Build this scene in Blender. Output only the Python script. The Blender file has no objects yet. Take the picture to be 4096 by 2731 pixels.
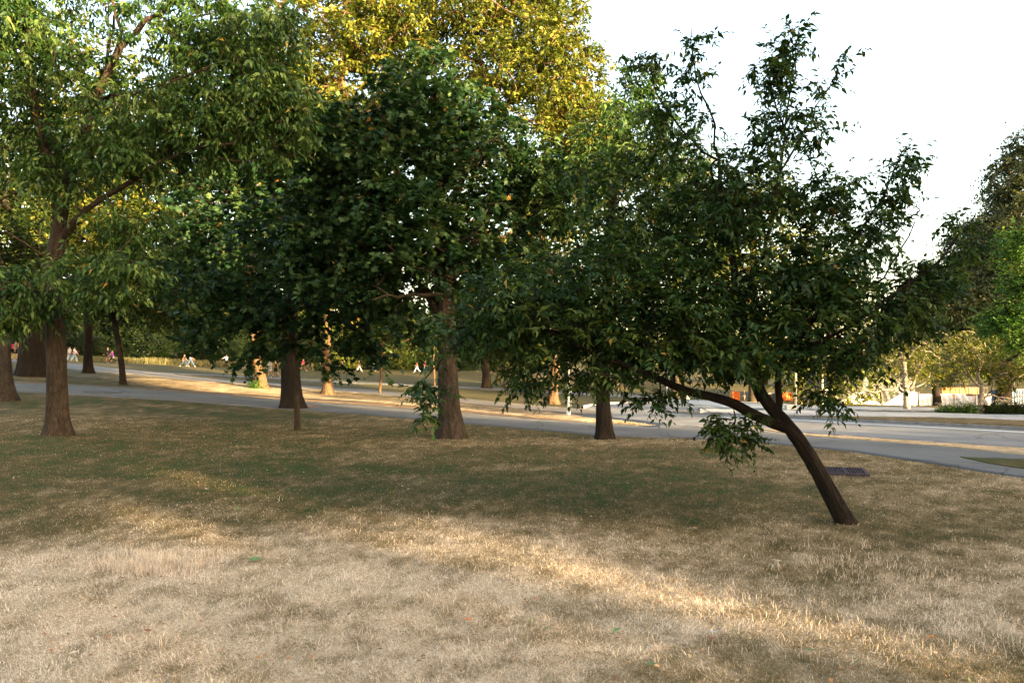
import bpy, math
import numpy as np
from mathutils import Vector, Matrix
rng = np.random.default_rng(7)
S = bpy.context.scene
COL = S.collection

# ------------------------------------------------------------------ camera
F, CX, HY, CZ = 3186.0, 2048.0, 1480.0, 1.6      # focal length / centre / horizon in photo pixels, eye height
cd = bpy.data.cameras.new("camera"); cam = bpy.data.objects.new("camera", cd); COL.objects.link(cam)
cd.sensor_width = 36.0; cd.lens = 28.0; cd.shift_y = (HY - 1365.5) / 4096.0
cd.clip_start = 0.1; cd.clip_end = 3000
cam.location = (0, 0, CZ); cam.rotation_euler = (math.pi / 2, 0, 0)
S.camera = cam

# ------------------------------------------------------------------ sky, sun, exposure
SUN_AZ, SUN_EL = math.radians(133), math.radians(9.0)        # azimuth clockwise from +Y
SD = np.array([math.sin(SUN_AZ) * math.cos(SUN_EL), math.cos(SUN_AZ) * math.cos(SUN_EL), math.sin(SUN_EL)])
w = bpy.data.worlds.new("World"); S.world = w; w.use_nodes = True
nt = w.node_tree; nt.nodes.clear()
sky = nt.nodes.new("ShaderNodeTexSky"); sky.sky_type = 'NISHITA'; sky.sun_disc = False
sky.sun_elevation = SUN_EL; sky.sun_rotation = SUN_AZ; sky.air_density = 1.0; sky.dust_density = 3.0; sky.ozone_density = 0.6
warm = nt.nodes.new("ShaderNodeMix"); warm.data_type = 'RGBA'; warm.blend_type = 'MULTIPLY'
warm.inputs[0].default_value = 1.0; warm.inputs[7].default_value = (1.0, 0.91, 0.82, 1)
bg = nt.nodes.new("ShaderNodeBackground"); bg.inputs[1].default_value = 0.15
wo = nt.nodes.new("ShaderNodeOutputWorld")
nt.links.new(sky.outputs[0], warm.inputs[6]); nt.links.new(warm.outputs[2], bg.inputs[0]); nt.links.new(bg.outputs[0], wo.inputs[0])
ld = bpy.data.lights.new("sun", 'SUN'); ld.energy = 5.0; ld.angle = math.radians(0.6); ld.color = (1.0, 0.73, 0.37)
lo = bpy.data.objects.new("sun", ld); COL.objects.link(lo)
lo.rotation_euler = Vector(SD).to_track_quat('Z', 'Y').to_euler(); lo.location = (30, -20, 30)
S.view_settings.view_transform = 'Standard'; S.view_settings.look = 'None'
S.view_settings.exposure = 3.1; S.view_settings.gamma = 1.0
S.cycles.max_bounces = 6; S.cycles.diffuse_bounces = 3; S.cycles.transmission_bounces = 4; S.cycles.transparent_max_bounces = 4

# ------------------------------------------------------------------ helpers
def tag(o, label=None, cat=None, group=None, kind=None):
    if label: o["label"] = label
    if cat: o["category"] = cat
    if group: o["group"] = group
    if kind: o["kind"] = kind
    return o

def empty(name, loc, label, cat, group=None, rz=0.0):
    o = bpy.data.objects.new(name, None); COL.objects.link(o); o.empty_display_size = 0.2
    o.location = [float(v) for v in loc]; o.rotation_euler = (0, 0, rz)
    return tag(o, label, cat, group)

def mk(name, V, Fc, mat, parent=None, smooth=False, attr=None, loc=None):
    """one mesh object from vertices V and faces (list of arrays of equal-size faces, or a python list)"""
    V = np.asarray(V, dtype=np.float32).reshape(-1, 3)
    if loc is not None: V = V - np.asarray(loc, dtype=np.float32)
    m = bpy.data.meshes.new(name)
    if isinstance(Fc, np.ndarray): Fc = [Fc]
    if len(Fc) and isinstance(Fc[0], np.ndarray):
        loops = np.concatenate([f.ravel() for f in Fc]).astype(np.int32)
        sizes = np.concatenate([np.full(len(f), f.shape[1]) for f in Fc]).astype(np.int32)
        starts = np.concatenate([[0], np.cumsum(sizes)[:-1]]).astype(np.int32)
        m.vertices.add(len(V)); m.vertices.foreach_set("co", V.ravel())
        m.loops.add(len(loops)); m.loops.foreach_set("vertex_index", loops)
        m.polygons.add(len(sizes)); m.polygons.foreach_set("loop_start", starts); m.polygons.foreach_set("loop_total", sizes)
        m.update(calc_edges=True)
    else:
        m.from_pydata(V.tolist(), [], [list(f) for f in Fc]); m.update()
    if attr:
        for k, v in attr.items():
            v = np.asarray(v, dtype=np.float32)
            if v.ndim == 2: a = m.attributes.new(k, 'FLOAT_VECTOR', 'POINT'); a.data.foreach_set("vector", v.ravel())
            else: a = m.attributes.new(k, 'FLOAT', 'POINT'); a.data.foreach_set("value", v)
    if smooth: m.polygons.foreach_set("use_smooth", np.ones(len(m.polygons), dtype=bool))
    m.validate(clean_customdata=False)
    if mat: m.materials.append(mat)
    o = bpy.data.objects.new(name, m); COL.objects.link(o)
    if parent is not None: o.parent = parent
    if loc is not None and parent is None: o.location = [float(v) for v in loc]
    return o

def nrm(a):
    return a / np.maximum(np.linalg.norm(a, axis=-1, keepdims=True), 1e-9)

def vnoise(x, y, seed=0):
    x = np.asarray(x, float); y = np.asarray(y, float)
    xi = np.floor(x).astype(np.int64); yi = np.floor(y).astype(np.int64); fx = x - xi; fy = y - yi
    fx = fx * fx * (3 - 2 * fx); fy = fy * fy * (3 - 2 * fy)
    def h(a, b):
        n = (a * 374761393 + b * 668265263 + seed * 974634777) & 0xffffffff
        n = ((n ^ (n >> 13)) * 1274126177) & 0xffffffff
        return ((n ^ (n >> 16)) & 0xffff) / 65535.0
    return (h(xi, yi) * (1 - fx) + h(xi + 1, yi) * fx) * (1 - fy) + (h(xi, yi + 1) * (1 - fx) + h(xi + 1, yi + 1) * fx) * fy

def fbm(x, y, seed=0, o=4):
    s = 0; a = 1; t = 0
    for i in range(o):
        s = s + a * vnoise(x * 2 ** i, y * 2 ** i, seed + i); t += a; a *= 0.55
    return s / t

def P(px, py, d):
    return np.array([(px - CX) / F * d, d, CZ - (py - HY) / F * d])

# ------------------------------------------------------------------ materials
def newmat(name):
    m = bpy.data.materials.new(name); m.use_nodes = True
    n = m.node_tree; n.nodes.clear()
    out = n.nodes.new("ShaderNodeOutputMaterial"); b = n.nodes.new("ShaderNodeBsdfPrincipled")
    n.links.new(b.outputs[0], out.inputs[0]); b.inputs["Roughness"].default_value = 0.8
    b.inputs["Specular IOR Level"].default_value = 0.25
    return m, n, b, out

def N(n, t, **kw):
    x = n.nodes.new(t)
    for k, v in kw.items():
        if k.startswith("i_"):
            key = k[2:].replace("_", " ")
            x.inputs[key if key in x.inputs else int(key)].default_value = v
        else: setattr(x, k, v)
    return x

def ramp(n, src, stops, interp='LINEAR'):
    r = n.nodes.new("ShaderNodeValToRGB"); r.color_ramp.interpolation = interp
    while len(r.color_ramp.elements) < len(stops): r.color_ramp.elements.new(0.5)
    for e, (p, c) in zip(r.color_ramp.elements, stops):
        e.position = p; e.color = (*c, 1) if len(c) == 3 else c
    n.links.new(src, r.inputs[0]); return r

def mixc(n, fac, a, b, mode='MIX'):
    m = n.nodes.new("ShaderNodeMix"); m.data_type = 'RGBA'; m.blend_type = mode
    for sock, v in ((m.inputs[0], fac), (m.inputs[6], a), (m.inputs[7], b)):
        if hasattr(v, "is_linked") or hasattr(v, "links"): n.links.new(v, sock)
        elif isinstance(v, (int, float)): sock.default_value = v
        else: sock.default_value = (*v, 1)
    return m.outputs[2]

def simple(name, col, rough=0.7, spec=0.3, var=0.12, scale=6.0, bump=0.0, metal=0.0):
    m, n, b, out = newmat(name)
    tc = N(n, "ShaderNodeTexCoord"); no = N(n, "ShaderNodeTexNoise", i_Scale=scale, i_Detail=4.0)
    n.links.new(tc.outputs["Object"], no.inputs["Vector"])
    lo_ = tuple(max(0, c * (1 - var)) for c in col); hi = tuple(min(1, c * (1 + var)) for c in col)
    r = ramp(n, no.outputs[0], [(0.3, lo_), (0.7, hi)]); n.links.new(r.outputs[0], b.inputs["Base Color"])
    b.inputs["Roughness"].default_value = rough; b.inputs["Specular IOR Level"].default_value = spec
    b.inputs["Metallic"].default_value = metal
    if bump:
        bp = N(n, "ShaderNodeBump", i_Strength=bump, i_Distance=0.02); n.links.new(no.outputs[0], bp.inputs["Height"])
        n.links.new(bp.outputs[0], b.inputs["Normal"])
    return m

def leafmat(name, dark, mid, light, trans=0.35, rough=0.5, spec=0.4):
    """two-sided leaf: per-leaf tint attribute picks the colour, some light passes through"""
    m, n, b, out = newmat(name)
    at = N(n, "ShaderNodeAttribute", attribute_name="tint")
    r = ramp(n, at.outputs["Fac"], [(0.0, dark), (0.5, mid), (0.93, light), (0.965, (0.30, 0.19, 0.04)), (1.0, (0.22, 0.10, 0.03))])
    n.links.new(r.outputs[0], b.inputs["Base Color"]); b.inputs["Roughness"].default_value = rough
    b.inputs["Specular IOR Level"].default_value = spec
    tr = N(n, "ShaderNodeBsdfTranslucent"); c2 = mixc(n, 1.0, r.outputs[0], (1.25, 1.15, 0.45), 'MULTIPLY')
    n.links.new(c2, tr.inputs[0])
    mx = N(n, "ShaderNodeMixShader"); mx.inputs[0].default_value = trans
    n.links.new(b.outputs[0], mx.inputs[1]); n.links.new(tr.outputs[0], mx.inputs[2]); n.links.new(mx.outputs[0], out.inputs[0])
    return m

def barkmat(name, dark, light, scale=11.0, stretch=0.3, moss=0.0):
    m, n, b, out = newmat(name)
    tc = N(n, "ShaderNodeTexCoord"); at = N(n, "ShaderNodeAttribute", attribute_name="bark")
    mp = N(n, "ShaderNodeMapping"); mp.inputs["Scale"].default_value = (1, 1, stretch)
    n.links.new(at.outputs["Vector"], mp.inputs[0])
    no = N(n, "ShaderNodeTexNoise", i_Scale=scale, i_Detail=6.0, i_Roughness=0.7, i_Distortion=1.0)
    n.links.new(mp.outputs[0], no.inputs["Vector"])
    vo = N(n, "ShaderNodeTexVoronoi", feature='DISTANCE_TO_EDGE', i_Scale=scale * 2.2); wv = mixc(n, 0.22, mp.outputs[0], no.outputs[1]); n.links.new(wv, vo.inputs["Vector"])
    r = ramp(n, no.outputs[0], [(0.32, dark), (0.68, light)])
    r2 = ramp(n, vo.outputs[0], [(0.0, (0.5, 0.48, 0.45)), (0.25, (1, 1, 1))])
    c = mixc(n, 1.0, r.outputs[0], r2.outputs[0], 'MULTIPLY')
    big = N(n, "ShaderNodeTexNoise", i_Scale=1.3, i_Detail=2.0); n.links.new(tc.outputs["Object"], big.inputs["Vector"])
    rb = ramp(n, big.outputs[0], [(0.35, (0.75, 0.78, 0.7)), (0.65, (1.15, 1.08, 1.0))])
    c = mixc(n, 1.0, c, rb.outputs[0], 'MULTIPLY')
    n.links.new(c, b.inputs["Base Color"]); b.inputs["Roughness"].default_value = 0.9; b.inputs["Specular IOR Level"].default_value = 0.15
    ad = N(n, "ShaderNodeMath", operation='ADD'); n.links.new(no.outputs[0], ad.inputs[0]); n.links.new(r2.outputs[0], ad.inputs[1])
    bp = N(n, "ShaderNodeBump", i_Strength=0.9, i_Distance=0.03); n.links.new(ad.outputs[0], bp.inputs["Height"]); n.links.new(bp.outputs[0], b.inputs["Normal"])
    return m

M_LEAF_ELM = leafmat("leaf_elm", (0.008, 0.026, 0.006), (0.020, 0.050, 0.010), (0.080, 0.115, 0.026), spec=.2)
M_LEAF_MAPLE = leafmat("leaf_maple", (0.006, 0.022, 0.008), (0.017, 0.047, 0.016), (0.072, 0.125, 0.045), spec=.2)
M_LEAF_ASH = leafmat("leaf_ash", (0.012, 0.038, 0.008), (0.034, 0.080, 0.015), (0.14, 0.205, 0.055), spec=.25)
M_LEAF_SHADED = leafmat("leaf_shaded", (0.004, 0.011, 0.003), (0.009, 0.020, 0.005), (0.030, 0.046, 0.011), spec=.2)  # near-black leaves: canopy shade over the wood edge put into the colour
M_LEAF_GOLD = leafmat("leaf_sunlit_gold", (0.026, 0.044, 0.008), (0.085, 0.115, 0.018), (0.29, 0.285, 0.06), trans=0.38, spec=.2)  # gold of the low sun put into the leaf colour of lit crowns
M_LEAF_BG = leafmat("leaf_background", (0.009, 0.023, 0.006), (0.021, 0.042, 0.009), (0.06, 0.085, 0.02), spec=.2)
M_LEAF_BIRCH = leafmat("leaf_birch", (0.035, 0.048, 0.009), (0.085, 0.10, 0.016), (0.19, 0.18, 0.035), trans=0.38, spec=.2)
M_LEAF_WILLOW = leafmat("leaf_willow", (0.03, 0.042, 0.022), (0.055, 0.072, 0.036), (0.12, 0.135, 0.07), spec=.2)
M_LEAF_LIME = leafmat("leaf_lime", (0.025, 0.07, 0.010), (0.05, 0.12, 0.018), (0.13, 0.21, 0.045), spec=.2)
M_BARK = barkmat("bark_brown", (0.026, 0.021, 0.017), (0.105, 0.081, 0.063))
M_BARK_DARK = barkmat("bark_dark", (0.012, 0.009, 0.007), (0.046, 0.033, 0.025))
M_BARK_SHADED = barkmat("bark_shaded", (0.010, 0.008, 0.006), (0.034, 0.026, 0.020))  # darker bark for trunks standing in shade, the shade is in the colour
M_BARK_SUNLIT = barkmat("bark_sunlit", (0.09, 0.058, 0.036), (0.25, 0.16, 0.10))  # orange sunlight painted into the bark of the lit trunks

# ------------------------------------------------------------------ terrain heights
CTRL = [(0,2731,4.1),(2048,2731,4.1),(4096,2731,4.1),(0,2100,8.3),(1000,2100,8.3),(2000,2000,9.8),(3380,2095,8.3),(4096,2100,8.2),
 (225,1740,17.),(1190,1722,21.),(1800,1755,18.5),(2412,1758,18.4),(60,1566,31.),(350,1583,31.),(700,1601,31.),(1165,1640,30.),
 (1500,1661,27.3),(2100,1714,22.),(2400,1690,24.3),(2800,1750,18.9),(3400,1801,15.9),(4096,1905,12.1),(3400,1742,19.5),(4096,1790,16.4),
 (4096,1722,21.06),(3400,1687,24.7),(3400,1645,31.),(3625,1638,32.5),(3925,1652,30.),(3181,1638,33.),
 (3250,1607,99.),(3400,1614,99.),(3560,1619,98.),(3700,1622,97.),(3900,1623,96.),(4096,1625,93.),(2752,1613,99.),(3050,1597,108.),(2700,1640,36.),(2668,1605,62.),(2274,1658,31.),
 (2212,1619,45.),(1310,1580,45.),(1045,1555,45.),(1520,1576,48.),(1740,1605,38.),(350,1494,50.),(490,1540,40.),(130,1506,40.),(30,1605,27.),
 (80,1440,68.),(0,1436,68.),(285,1449,86.),(440,1453,84.),(755,1466,90.),(905,1473,100.),(1000,1476,102.),(1090,1510,83.),(1250,1484,105.),(1450,1489,106.),
 (1700,1492,108.),(2000,1491,112.),(2150,1540,80.),(2400,1585,100.),(2500,1560,130.),(2600,1530,150.),(3000,1560,150.),(3600,1560,170.),(3990,1545,160.),(3990,1530,190.),
 (2000,1578,62.),(1500,1530,66.)]
cp = np.array([P(*c) for c in CTRL])
extra = np.array([(0,-10,0),(-25,-10,.3),(25,-12,0),(45,-30,0),(45,10,-.1),(80,30,-.6),(-60,-20,1.),(-80,60,3.),(-60,110,3.2),(0,-60,0),(-20,125,1.9),(20,135,.2),
   (-250,200,6),(0,330,5),(250,250,4),(200,60,-1),(100,120,-2.5),(-250,-60,3),(250,-100,0),(0,-300,0)], float)
cp = np.vstack([cp, extra])
C2 = 2.0
def phi(a, b): return np.sqrt(((a[:, None, :] - b[None]) ** 2).sum(-1) + C2 * C2)
K = phi(cp[:, :2], cp[:, :2]); n_ = len(cp)
A_ = np.zeros((n_ + 1, n_ + 1)); A_[:n_, :n_] = K - 0.25 * np.eye(n_); A_[:n_, n_] = 1; A_[n_, :n_] = 1
W_ = np.linalg.solve(A_, np.append(cp[:, 2], 0))
NT, NR, R0, R1 = 720, 240, 0.5, 520.0
th = np.linspace(-math.pi, math.pi, NT + 1); lr = np.linspace(math.log(R0), math.log(R1), NR)
TH, LR = np.meshgrid(th, lr, indexing='ij'); GX = np.sin(TH) * np.exp(LR); GY = np.cos(TH) * np.exp(LR)
Q = np.stack([GX.ravel(), GY.ravel()], 1); GZ = np.empty(len(Q))
for i in range(0, len(Q), 20000): GZ[i:i + 20000] = phi(Q[i:i + 20000], cp[:, :2]) @ W_[:n_] + W_[n_]
GZ = GZ.reshape(GX.shape)
fade = np.clip(1.5 - np.exp(LR) / 16.0, 0, 1)
GZ = GZ + fade * 0.05 * (fbm(GX / 1.6, GY / 1.6, 3) - 0.5) + fade * 0.02 * (vnoise(GX * 2.3, GY * 2.3, 9) - 0.5)
GZ[:] = np.where(np.exp(LR) < 1.0, 0.0, GZ)

def zf(x, y):
    x = np.asarray(x, float); y = np.asarray(y, float)
    t = (np.arctan2(x, y) + math.pi) / (2 * math.pi) * NT
    r = (np.log(np.maximum(np.hypot(x, y), R0)) - lr[0]) / (lr[-1] - lr[0]) * (NR - 1)
    ti = np.clip(t.astype(int), 0, NT - 1); ri = np.clip(r.astype(int), 0, NR - 2); a = t - ti; b = np.clip(r - ri, 0, 1)
    return (GZ[ti, ri] * (1 - a) + GZ[ti + 1, ri] * a) * (1 - b) + (GZ[ti, ri + 1] * (1 - a) + GZ[ti + 1, ri + 1] * a) * b

DD = np.geomspace(2.5, 480, 700)
def drop(px, py, up=0.0):
    """where the sight line of a photo pixel meets the ground"""
    px = np.atleast_1d(np.asarray(px, float)); py = np.atleast_1d(np.asarray(py, float))
    X = (px[:, None] - CX) / F * DD; Y = np.broadcast_to(DD, X.shape)
    g = zf(X, Y) + up - (CZ - (py[:, None] - HY) / F * DD)
    hit = g >= 0; i = np.where(hit.any(1), hit.argmax(1), 350); i = np.maximum(i, 1); k = np.arange(len(px))
    g0, g1 = g[k, i - 1], g[k, i]; t = np.where(np.abs(g1 - g0) > 1e-9, -g0 / (g1 - g0 + 1e-12), 0); t = np.clip(t, 0, 1)
    d = DD[i - 1] + (DD[i] - DD[i - 1]) * t
    x = (px - CX) / F * d
    return np.stack([x, d, zf(x, d) + up], 1)
def drop1(px, py, up=0.0): return drop([px], [py], up)[0]

def dry_and_light(x, y):
    """0 green .. 1 straw, with some shade and sunlight put into the tone"""
    near = np.clip((12.5 - y) / 6.5, 0, 1); near = near * near * (3 - 2 * near)  # lawn under the trees greener and darker, their shade partly in the colour
    v = 0.24 + 0.36 * near + (0.55 + 0.45 * near) * (fbm(x / 2.6, y / 2.6, 21, 5) - 0.5) + 0.48 * (fbm(x / 0.5, y / 0.45, 31, 4) - 0.5) + 0.5 * (fbm(x / 0.11, y / 0.11, 41, 2) - 0.5)
    v = v - 0.22 * np.exp(-((x - 1.0) / 3.2) ** 2 - ((y - 10.2) / 2.0) ** 2)  # greener pool under the leaning tree, also carrying its shade as colour
    v = v + 0.34 * np.exp(-((x + 3.0) ** 2 + (y - 4.6) ** 2) / 5.0)  # paler toward the lower left
    v = v + 0.30 * np.exp(-((x - 8) ** 2) / 14 - (y - 13.5) ** 2 / 16) + 0.12 * np.exp(-((x - 1) ** 2) / 20 - (y - 17.5) ** 2 / 2)
    v = v + 0.55 * np.exp(-((.682 * x + .731 * y - 22.5) / 4.5) ** 2) * (y > 21) * (x < 6)  # band along the sun direction: sunlit strip painted as paler grass
    v = np.where(y > 48, 0.12 + 0.3 * v, v)
    return np.clip(v, 0, 1)

# ground material
M_GROUND, n, b, out = newmat("dry_grass_ground")
geo = N(n, "ShaderNodeNewGeometry"); at = N(n, "ShaderNodeAttribute", attribute_name="dry")  # dry also carries the painted lawn shade and sun band
n1 = N(n, "ShaderNodeTexNoise", i_Scale=14.0, i_Detail=5.0, i_Roughness=0.75); n.links.new(geo.outputs["Position"], n1.inputs["Vector"])
mp = N(n, "ShaderNodeMapping"); mp.inputs["Scale"].default_value = (5, 2.2, 1); n.links.new(geo.outputs["Position"], mp.inputs[0])
n2 = N(n, "ShaderNodeTexNoise", i_Scale=1.0, i_Detail=6.0, i_Roughness=0.75); n.links.new(mp.outputs[0], n2.inputs["Vector"])
ma = N(n, "ShaderNodeMath", operation='MULTIPLY_ADD'); n.links.new(n2.outputs[0], ma.inputs[0]); ma.inputs[1].default_value = 1.2; ma.inputs[2].default_value = -0.85
mb_ = N(n, "ShaderNodeMath", operation='ADD'); n.links.new(ma.outputs[0], mb_.inputs[0]); n.links.new(at.outputs["Fac"], mb_.inputs[1])
mc = N(n, "ShaderNodeMath", operation='MULTIPLY_ADD'); n.links.new(n1.outputs[0], mc.inputs[0]); mc.inputs[1].default_value = 0.5; n.links.new(mb_.outputs[0], mc.inputs[2])
r = ramp(n, mc.outputs[0], [(0.0, (0.032, 0.055, 0.014)), (0.14, (0.060, 0.056, 0.021)), (0.32, (0.098, 0.074, 0.032)), (0.6, (0.22, 0.165, 0.095)), (0.95, (0.46, 0.36, 0.25))])
n3 = N(n, "ShaderNodeTexNoise", i_Scale=60.0, i_Detail=3.0); n.links.new(geo.outputs["Position"], n3.inputs["Vector"])
r3 = ramp(n, n3.outputs[0], [(0.35, (0.62, 0.58, 0.52)), (0.62, (1.12, 1.1, 1.05))])
n.links.new(mixc(n, 1.0, r.outputs[0], r3.outputs[0], 'MULTIPLY'), b.inputs["Base Color"]); b.inputs["Roughness"].default_value = 0.95
b.inputs["Specular IOR Level"].default_value = 0.1
bp = N(n, "ShaderNodeBump", i_Strength=0.8, i_Distance=0.05); n.links.new(n1.outputs[0], bp.inputs["Height"]); n.links.new(bp.outputs[0], b.inputs["Normal"])

idx = np.arange((NT + 1) * NR).reshape(NT + 1, NR)
quads = np.stack([idx[:-1, :-1], idx[:-1, 1:], idx[1:, 1:], idx[1:, :-1]], -1).reshape(-1, 4)
Vg = np.stack([GX, GY, GZ], -1).reshape(-1, 3)
g_ = mk("ground", Vg, quads, M_GROUND, smooth=True, attr={"dry": dry_and_light(GX.ravel(), GY.ravel())})
tag(g_, kind="structure")

# ------------------------------------------------------------------ paths and roads (sheets draped over the ground)
def asphalt(name, base, tint=(1, 1, 1), crack=True, dust=0.0):
    m, n, b, out = newmat(name)
    geo = N(n, "ShaderNodeNewGeometry")
    a = N(n, "ShaderNodeTexNoise", i_Scale=70.0, i_Detail=3.0); n.links.new(geo.outputs["Position"], a.inputs["Vector"])
    c = N(n, "ShaderNodeTexNoise", i_Scale=0.5, i_Detail=5.0, i_Roughness=0.65); n.links.new(geo.outputs["Position"], c.inputs["Vector"])
    lo_ = tuple(base * t * 0.75 for t in tint); hi = tuple(base * t * 1.25 for t in tint)
    r = ramp(n, c.outputs[0], [(0.3, lo_), (0.7, hi)]); r2 = ramp(n, a.outputs[0], [(0.3, (0.8, 0.8, 0.8)), (0.7, (1.2, 1.2, 1.2))])
    col = mixc(n, 1.0, r.outputs[0], r2.outputs[0], 'MULTIPLY')
    if crack:
        dn = N(n, "ShaderNodeTexNoise", i_Scale=1.2, i_Detail=4.0); n.links.new(geo.outputs["Position"], dn.inputs["Vector"])
        mxv = N(n, "ShaderNodeMix"); mxv.data_type = 'RGBA'; mxv.inputs[0].default_value = 0.35
        n.links.new(geo.outputs["Position"], mxv.inputs[6]); n.links.new(dn.outputs[1], mxv.inputs[7])
        v = N(n, "ShaderNodeTexVoronoi", feature='DISTANCE_TO_EDGE', i_Scale=0.45); n.links.new(mxv.outputs[2], v.inputs["Vector"])
        rc = ramp(n, v.outputs[0], [(0.0, (0.45, 0.45, 0.45)), (0.012, (1, 1, 1))]); col = mixc(n, 1.0, col, rc.outputs[0], 'MULTIPLY')
    n.links.new(col, b.inputs["Base Color"]); b.inputs["Roughness"].default_value = 0.85
    bp = N(n, "ShaderNodeBump", i_Strength=0.3, i_Distance=0.01); n.links.new(a.outputs[0], bp.inputs["Height"]); n.links.new(bp.outputs[0], b.inputs["Normal"])
    return m
M_PATH = asphalt("path_asphalt", 0.09, (1.0, 1.0, 1.03)); M_ROAD = asphalt("road_asphalt", 0.15, (1, 1, 1.03))
M_WALK = asphalt("pavement_concrete", 0.30, (1, 0.99, 0.97), crack=False); M_GRAVEL = asphalt("gravel_path", 0.10, (1.08, 0.96, 0.86), crack=False)
M_KERB = simple("kerb_concrete", (0.17, 0.165, 0.16), 0.9, 0.2, 0.25, 5.0, 0.3); M_PAINT = simple("road_paint", (0.46, 0.46, 0.45), 0.7, 0.2, 0.08, 9.0)
M_DIRT = simple("bare_soil", (0.13, 0.09, 0.06), 0.95, 0.1, 0.3, 4.0, 0.5)
MASKS = []
def interp_cols(cols, xs, j): return np.interp(xs, [c[0] for c in cols], [c[j] for c in cols])
def strip(name, cols, mat, up=0.02, rows=6, wob=1.2, dx=14, mask=True, kind="structure", dry=None):
    x0, x1 = cols[0][0], cols[-1][0]; nx = max(3, int((x1 - x0) / dx)); xs = np.linspace(x0, x1, nx)
    yt = interp_cols(cols, xs, 1) + wob * (fbm(xs / 40, xs * 0 + 1, 5) - 0.5) * 2; yb = interp_cols(cols, xs, 2) + wob * (fbm(xs / 34, xs * 0 + 7, 6) - 0.5) * 2
    yb = np.maximum(yb, yt + 0.3)
    T = np.linspace(0, 1, rows)[None]; PY = yt[:, None] * (1 - T) + yb[:, None] * T; PX = np.repeat(xs[:, None], rows, 1)
    V = drop(PX.ravel(), PY.ravel(), up).reshape(nx, rows, 3); e0, e1 = V[:, :1].copy(), V[:, -1:].copy(); e0[:, :, 1] += .04; e1[:, :, 1] -= .02; e0[:, :, 2] -= up + .06; e1[:, :, 2] -= up + .06
    V = np.concatenate([e0, V, e1], 1).reshape(-1, 3); rows += 2; ii = np.arange(nx * rows).reshape(nx, rows)
    q = np.stack([ii[:-1, :-1], ii[:-1, 1:], ii[1:, 1:], ii[1:, :-1]], -1).reshape(-1, 4)
    o = mk(name, V, q, mat, smooth=True, attr={"dry": dry_and_light(V[:, 0], V[:, 1]) if dry is None else np.full(len(V), dry) + 0.35 * (fbm(V[:, 0] / 1.2, V[:, 1] / 1.2, 8) - 0.5)})
    tag(o, kind=kind)
    if mask: MASKS.append(cols)
    return o
PATH1 = [(-250,1528,1556),(60,1531,1566),(350,1543,1581),(700,1566,1601),(1165,1600,1638),(1440,1618,1655),(1800,1645,1688),(2100,1672,1714),(2400,1692,1741),(2560,1702,1748),(2700,1700,1750)]
strip("path", PATH1, M_PATH, up=0.015)
strip("path", [(-250,1425,1437),(0,1432,1443),(75,1436,1448),(165,1441,1454),(300,1455,1478),(600,1486,1504),(800,1509,1525),(1100,1531,1544),(1300,1549,1562),(1440,1555,1571),(1750,1583,1601),(1900,1598,1617),(2100,1617,1636),(2300,1633,1655),(2450,1645,1668)], M_GRAVEL, up=0.022)
strip("path", [(560,1485,1488),(700,1491,1495),(1000,1504,1508),(1236,1519,1524),(1674,1538,1542),(1950,1548,1557),(2200,1566,1574),(2400,1574,1582),(2700,1586,1594)], M_PATH, up=0.04, wob=.4)
strip("road", [(2330,1628,1664),(2440,1613,1672),(2560,1606,1688),(2680,1604,1704),(2800,1612,1710),(2990,1640,1714),(3200,1660,1732),(3400,1676,1744),(3725,1695,1766),(4096,1716,1791),(4500,1735,1822),(5200,1765,1875)], M_ROAD, up=0.018, rows=9)
strip("path", [(2640,1698,1744),(2760,1704,1750),(3000,1712,1766),(3200,1742,1782),(3400,1752,1802),(3725,1778,1849),(3838,1789,1868)], M_PATH, up=0.022, rows=8)
strip("path", [(3834,1789,1828),(3960,1802,1831),(4096,1817,1836),(4500,1850,1868),(5200,1930,1955)], M_PATH, up=0.020)
strip("path", [(3834,1825,1868),(3960,1853,1887),(4096,1874,1905),(4500,1935,1985),(5200,2020,2110)], M_PATH, up=0.020)
strip("grass_island", [(3842,1826,1828),(3960,1831,1853),(4096,1836,1874),(4500,1868,1935),(5200,1955,2020)], M_GROUND, up=0.026, dry=0.08, mask=False)
strip("pavement", [(2800,1632,1648),(2990,1640,1654),(3200,1638,1660),(3400,1643,1664),(3725,1648,1667),(3900,1654,1672),(4096,1658,1680),(4500,1672,1700),(5200,1700,1735)], M_WALK, up=0.078, mask=False)
strip("kerb_verge", [(2690,1640,1642),(2800,1646,1648),(2990,1651,1655),(3200,1657,1662),(3400,1663,1673),(3725,1666,1686),(3900,1671,1693),(4096,1679,1702),(4500,1699,1724),(5200,1734,1764)], M_GROUND, up=0.076, mask=False, dry=0.45, wob=.5)
strip("plaza", [(2560,1598,1606),(2700,1598,1607),(2900,1602,1632),(3100,1612,1634),(3300,1624,1636),(3700,1628,1640),(3860,1640,1645)], M_WALK, up=0.03, mask=False)
strip("white_line", [(2820,1665,1667),(3050,1672,1674),(3150,1676,1678.5),(3400,1690,1693),(3725,1706,1709.5),(4096,1725.5,1729.5),(4500,1746,1755),(5200,1786,1798)], M_PAINT, up=0.024, rows=2, wob=0.0, mask=False)
strip("grass_verge", [(2990,1706,1710),(3100,1718,1724),(3200,1731,1738),(3400,1744,1754),(3725,1766,1779),(4096,1790,1817),(4500,1822,1862),(5200,1875,1950)], M_GROUND, up=0.028, dry=0.75, mask=False)
strip("bare_soil", [(-250,1522,1529),(60,1523,1532),(700,1558,1567),(1165,1588,1601),(1440,1603,1619),(1800,1634,1646),(2100,1662,1673),(2330,1684,1690)], M_DIRT, up=0.012, mask=False, rows=3)

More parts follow.
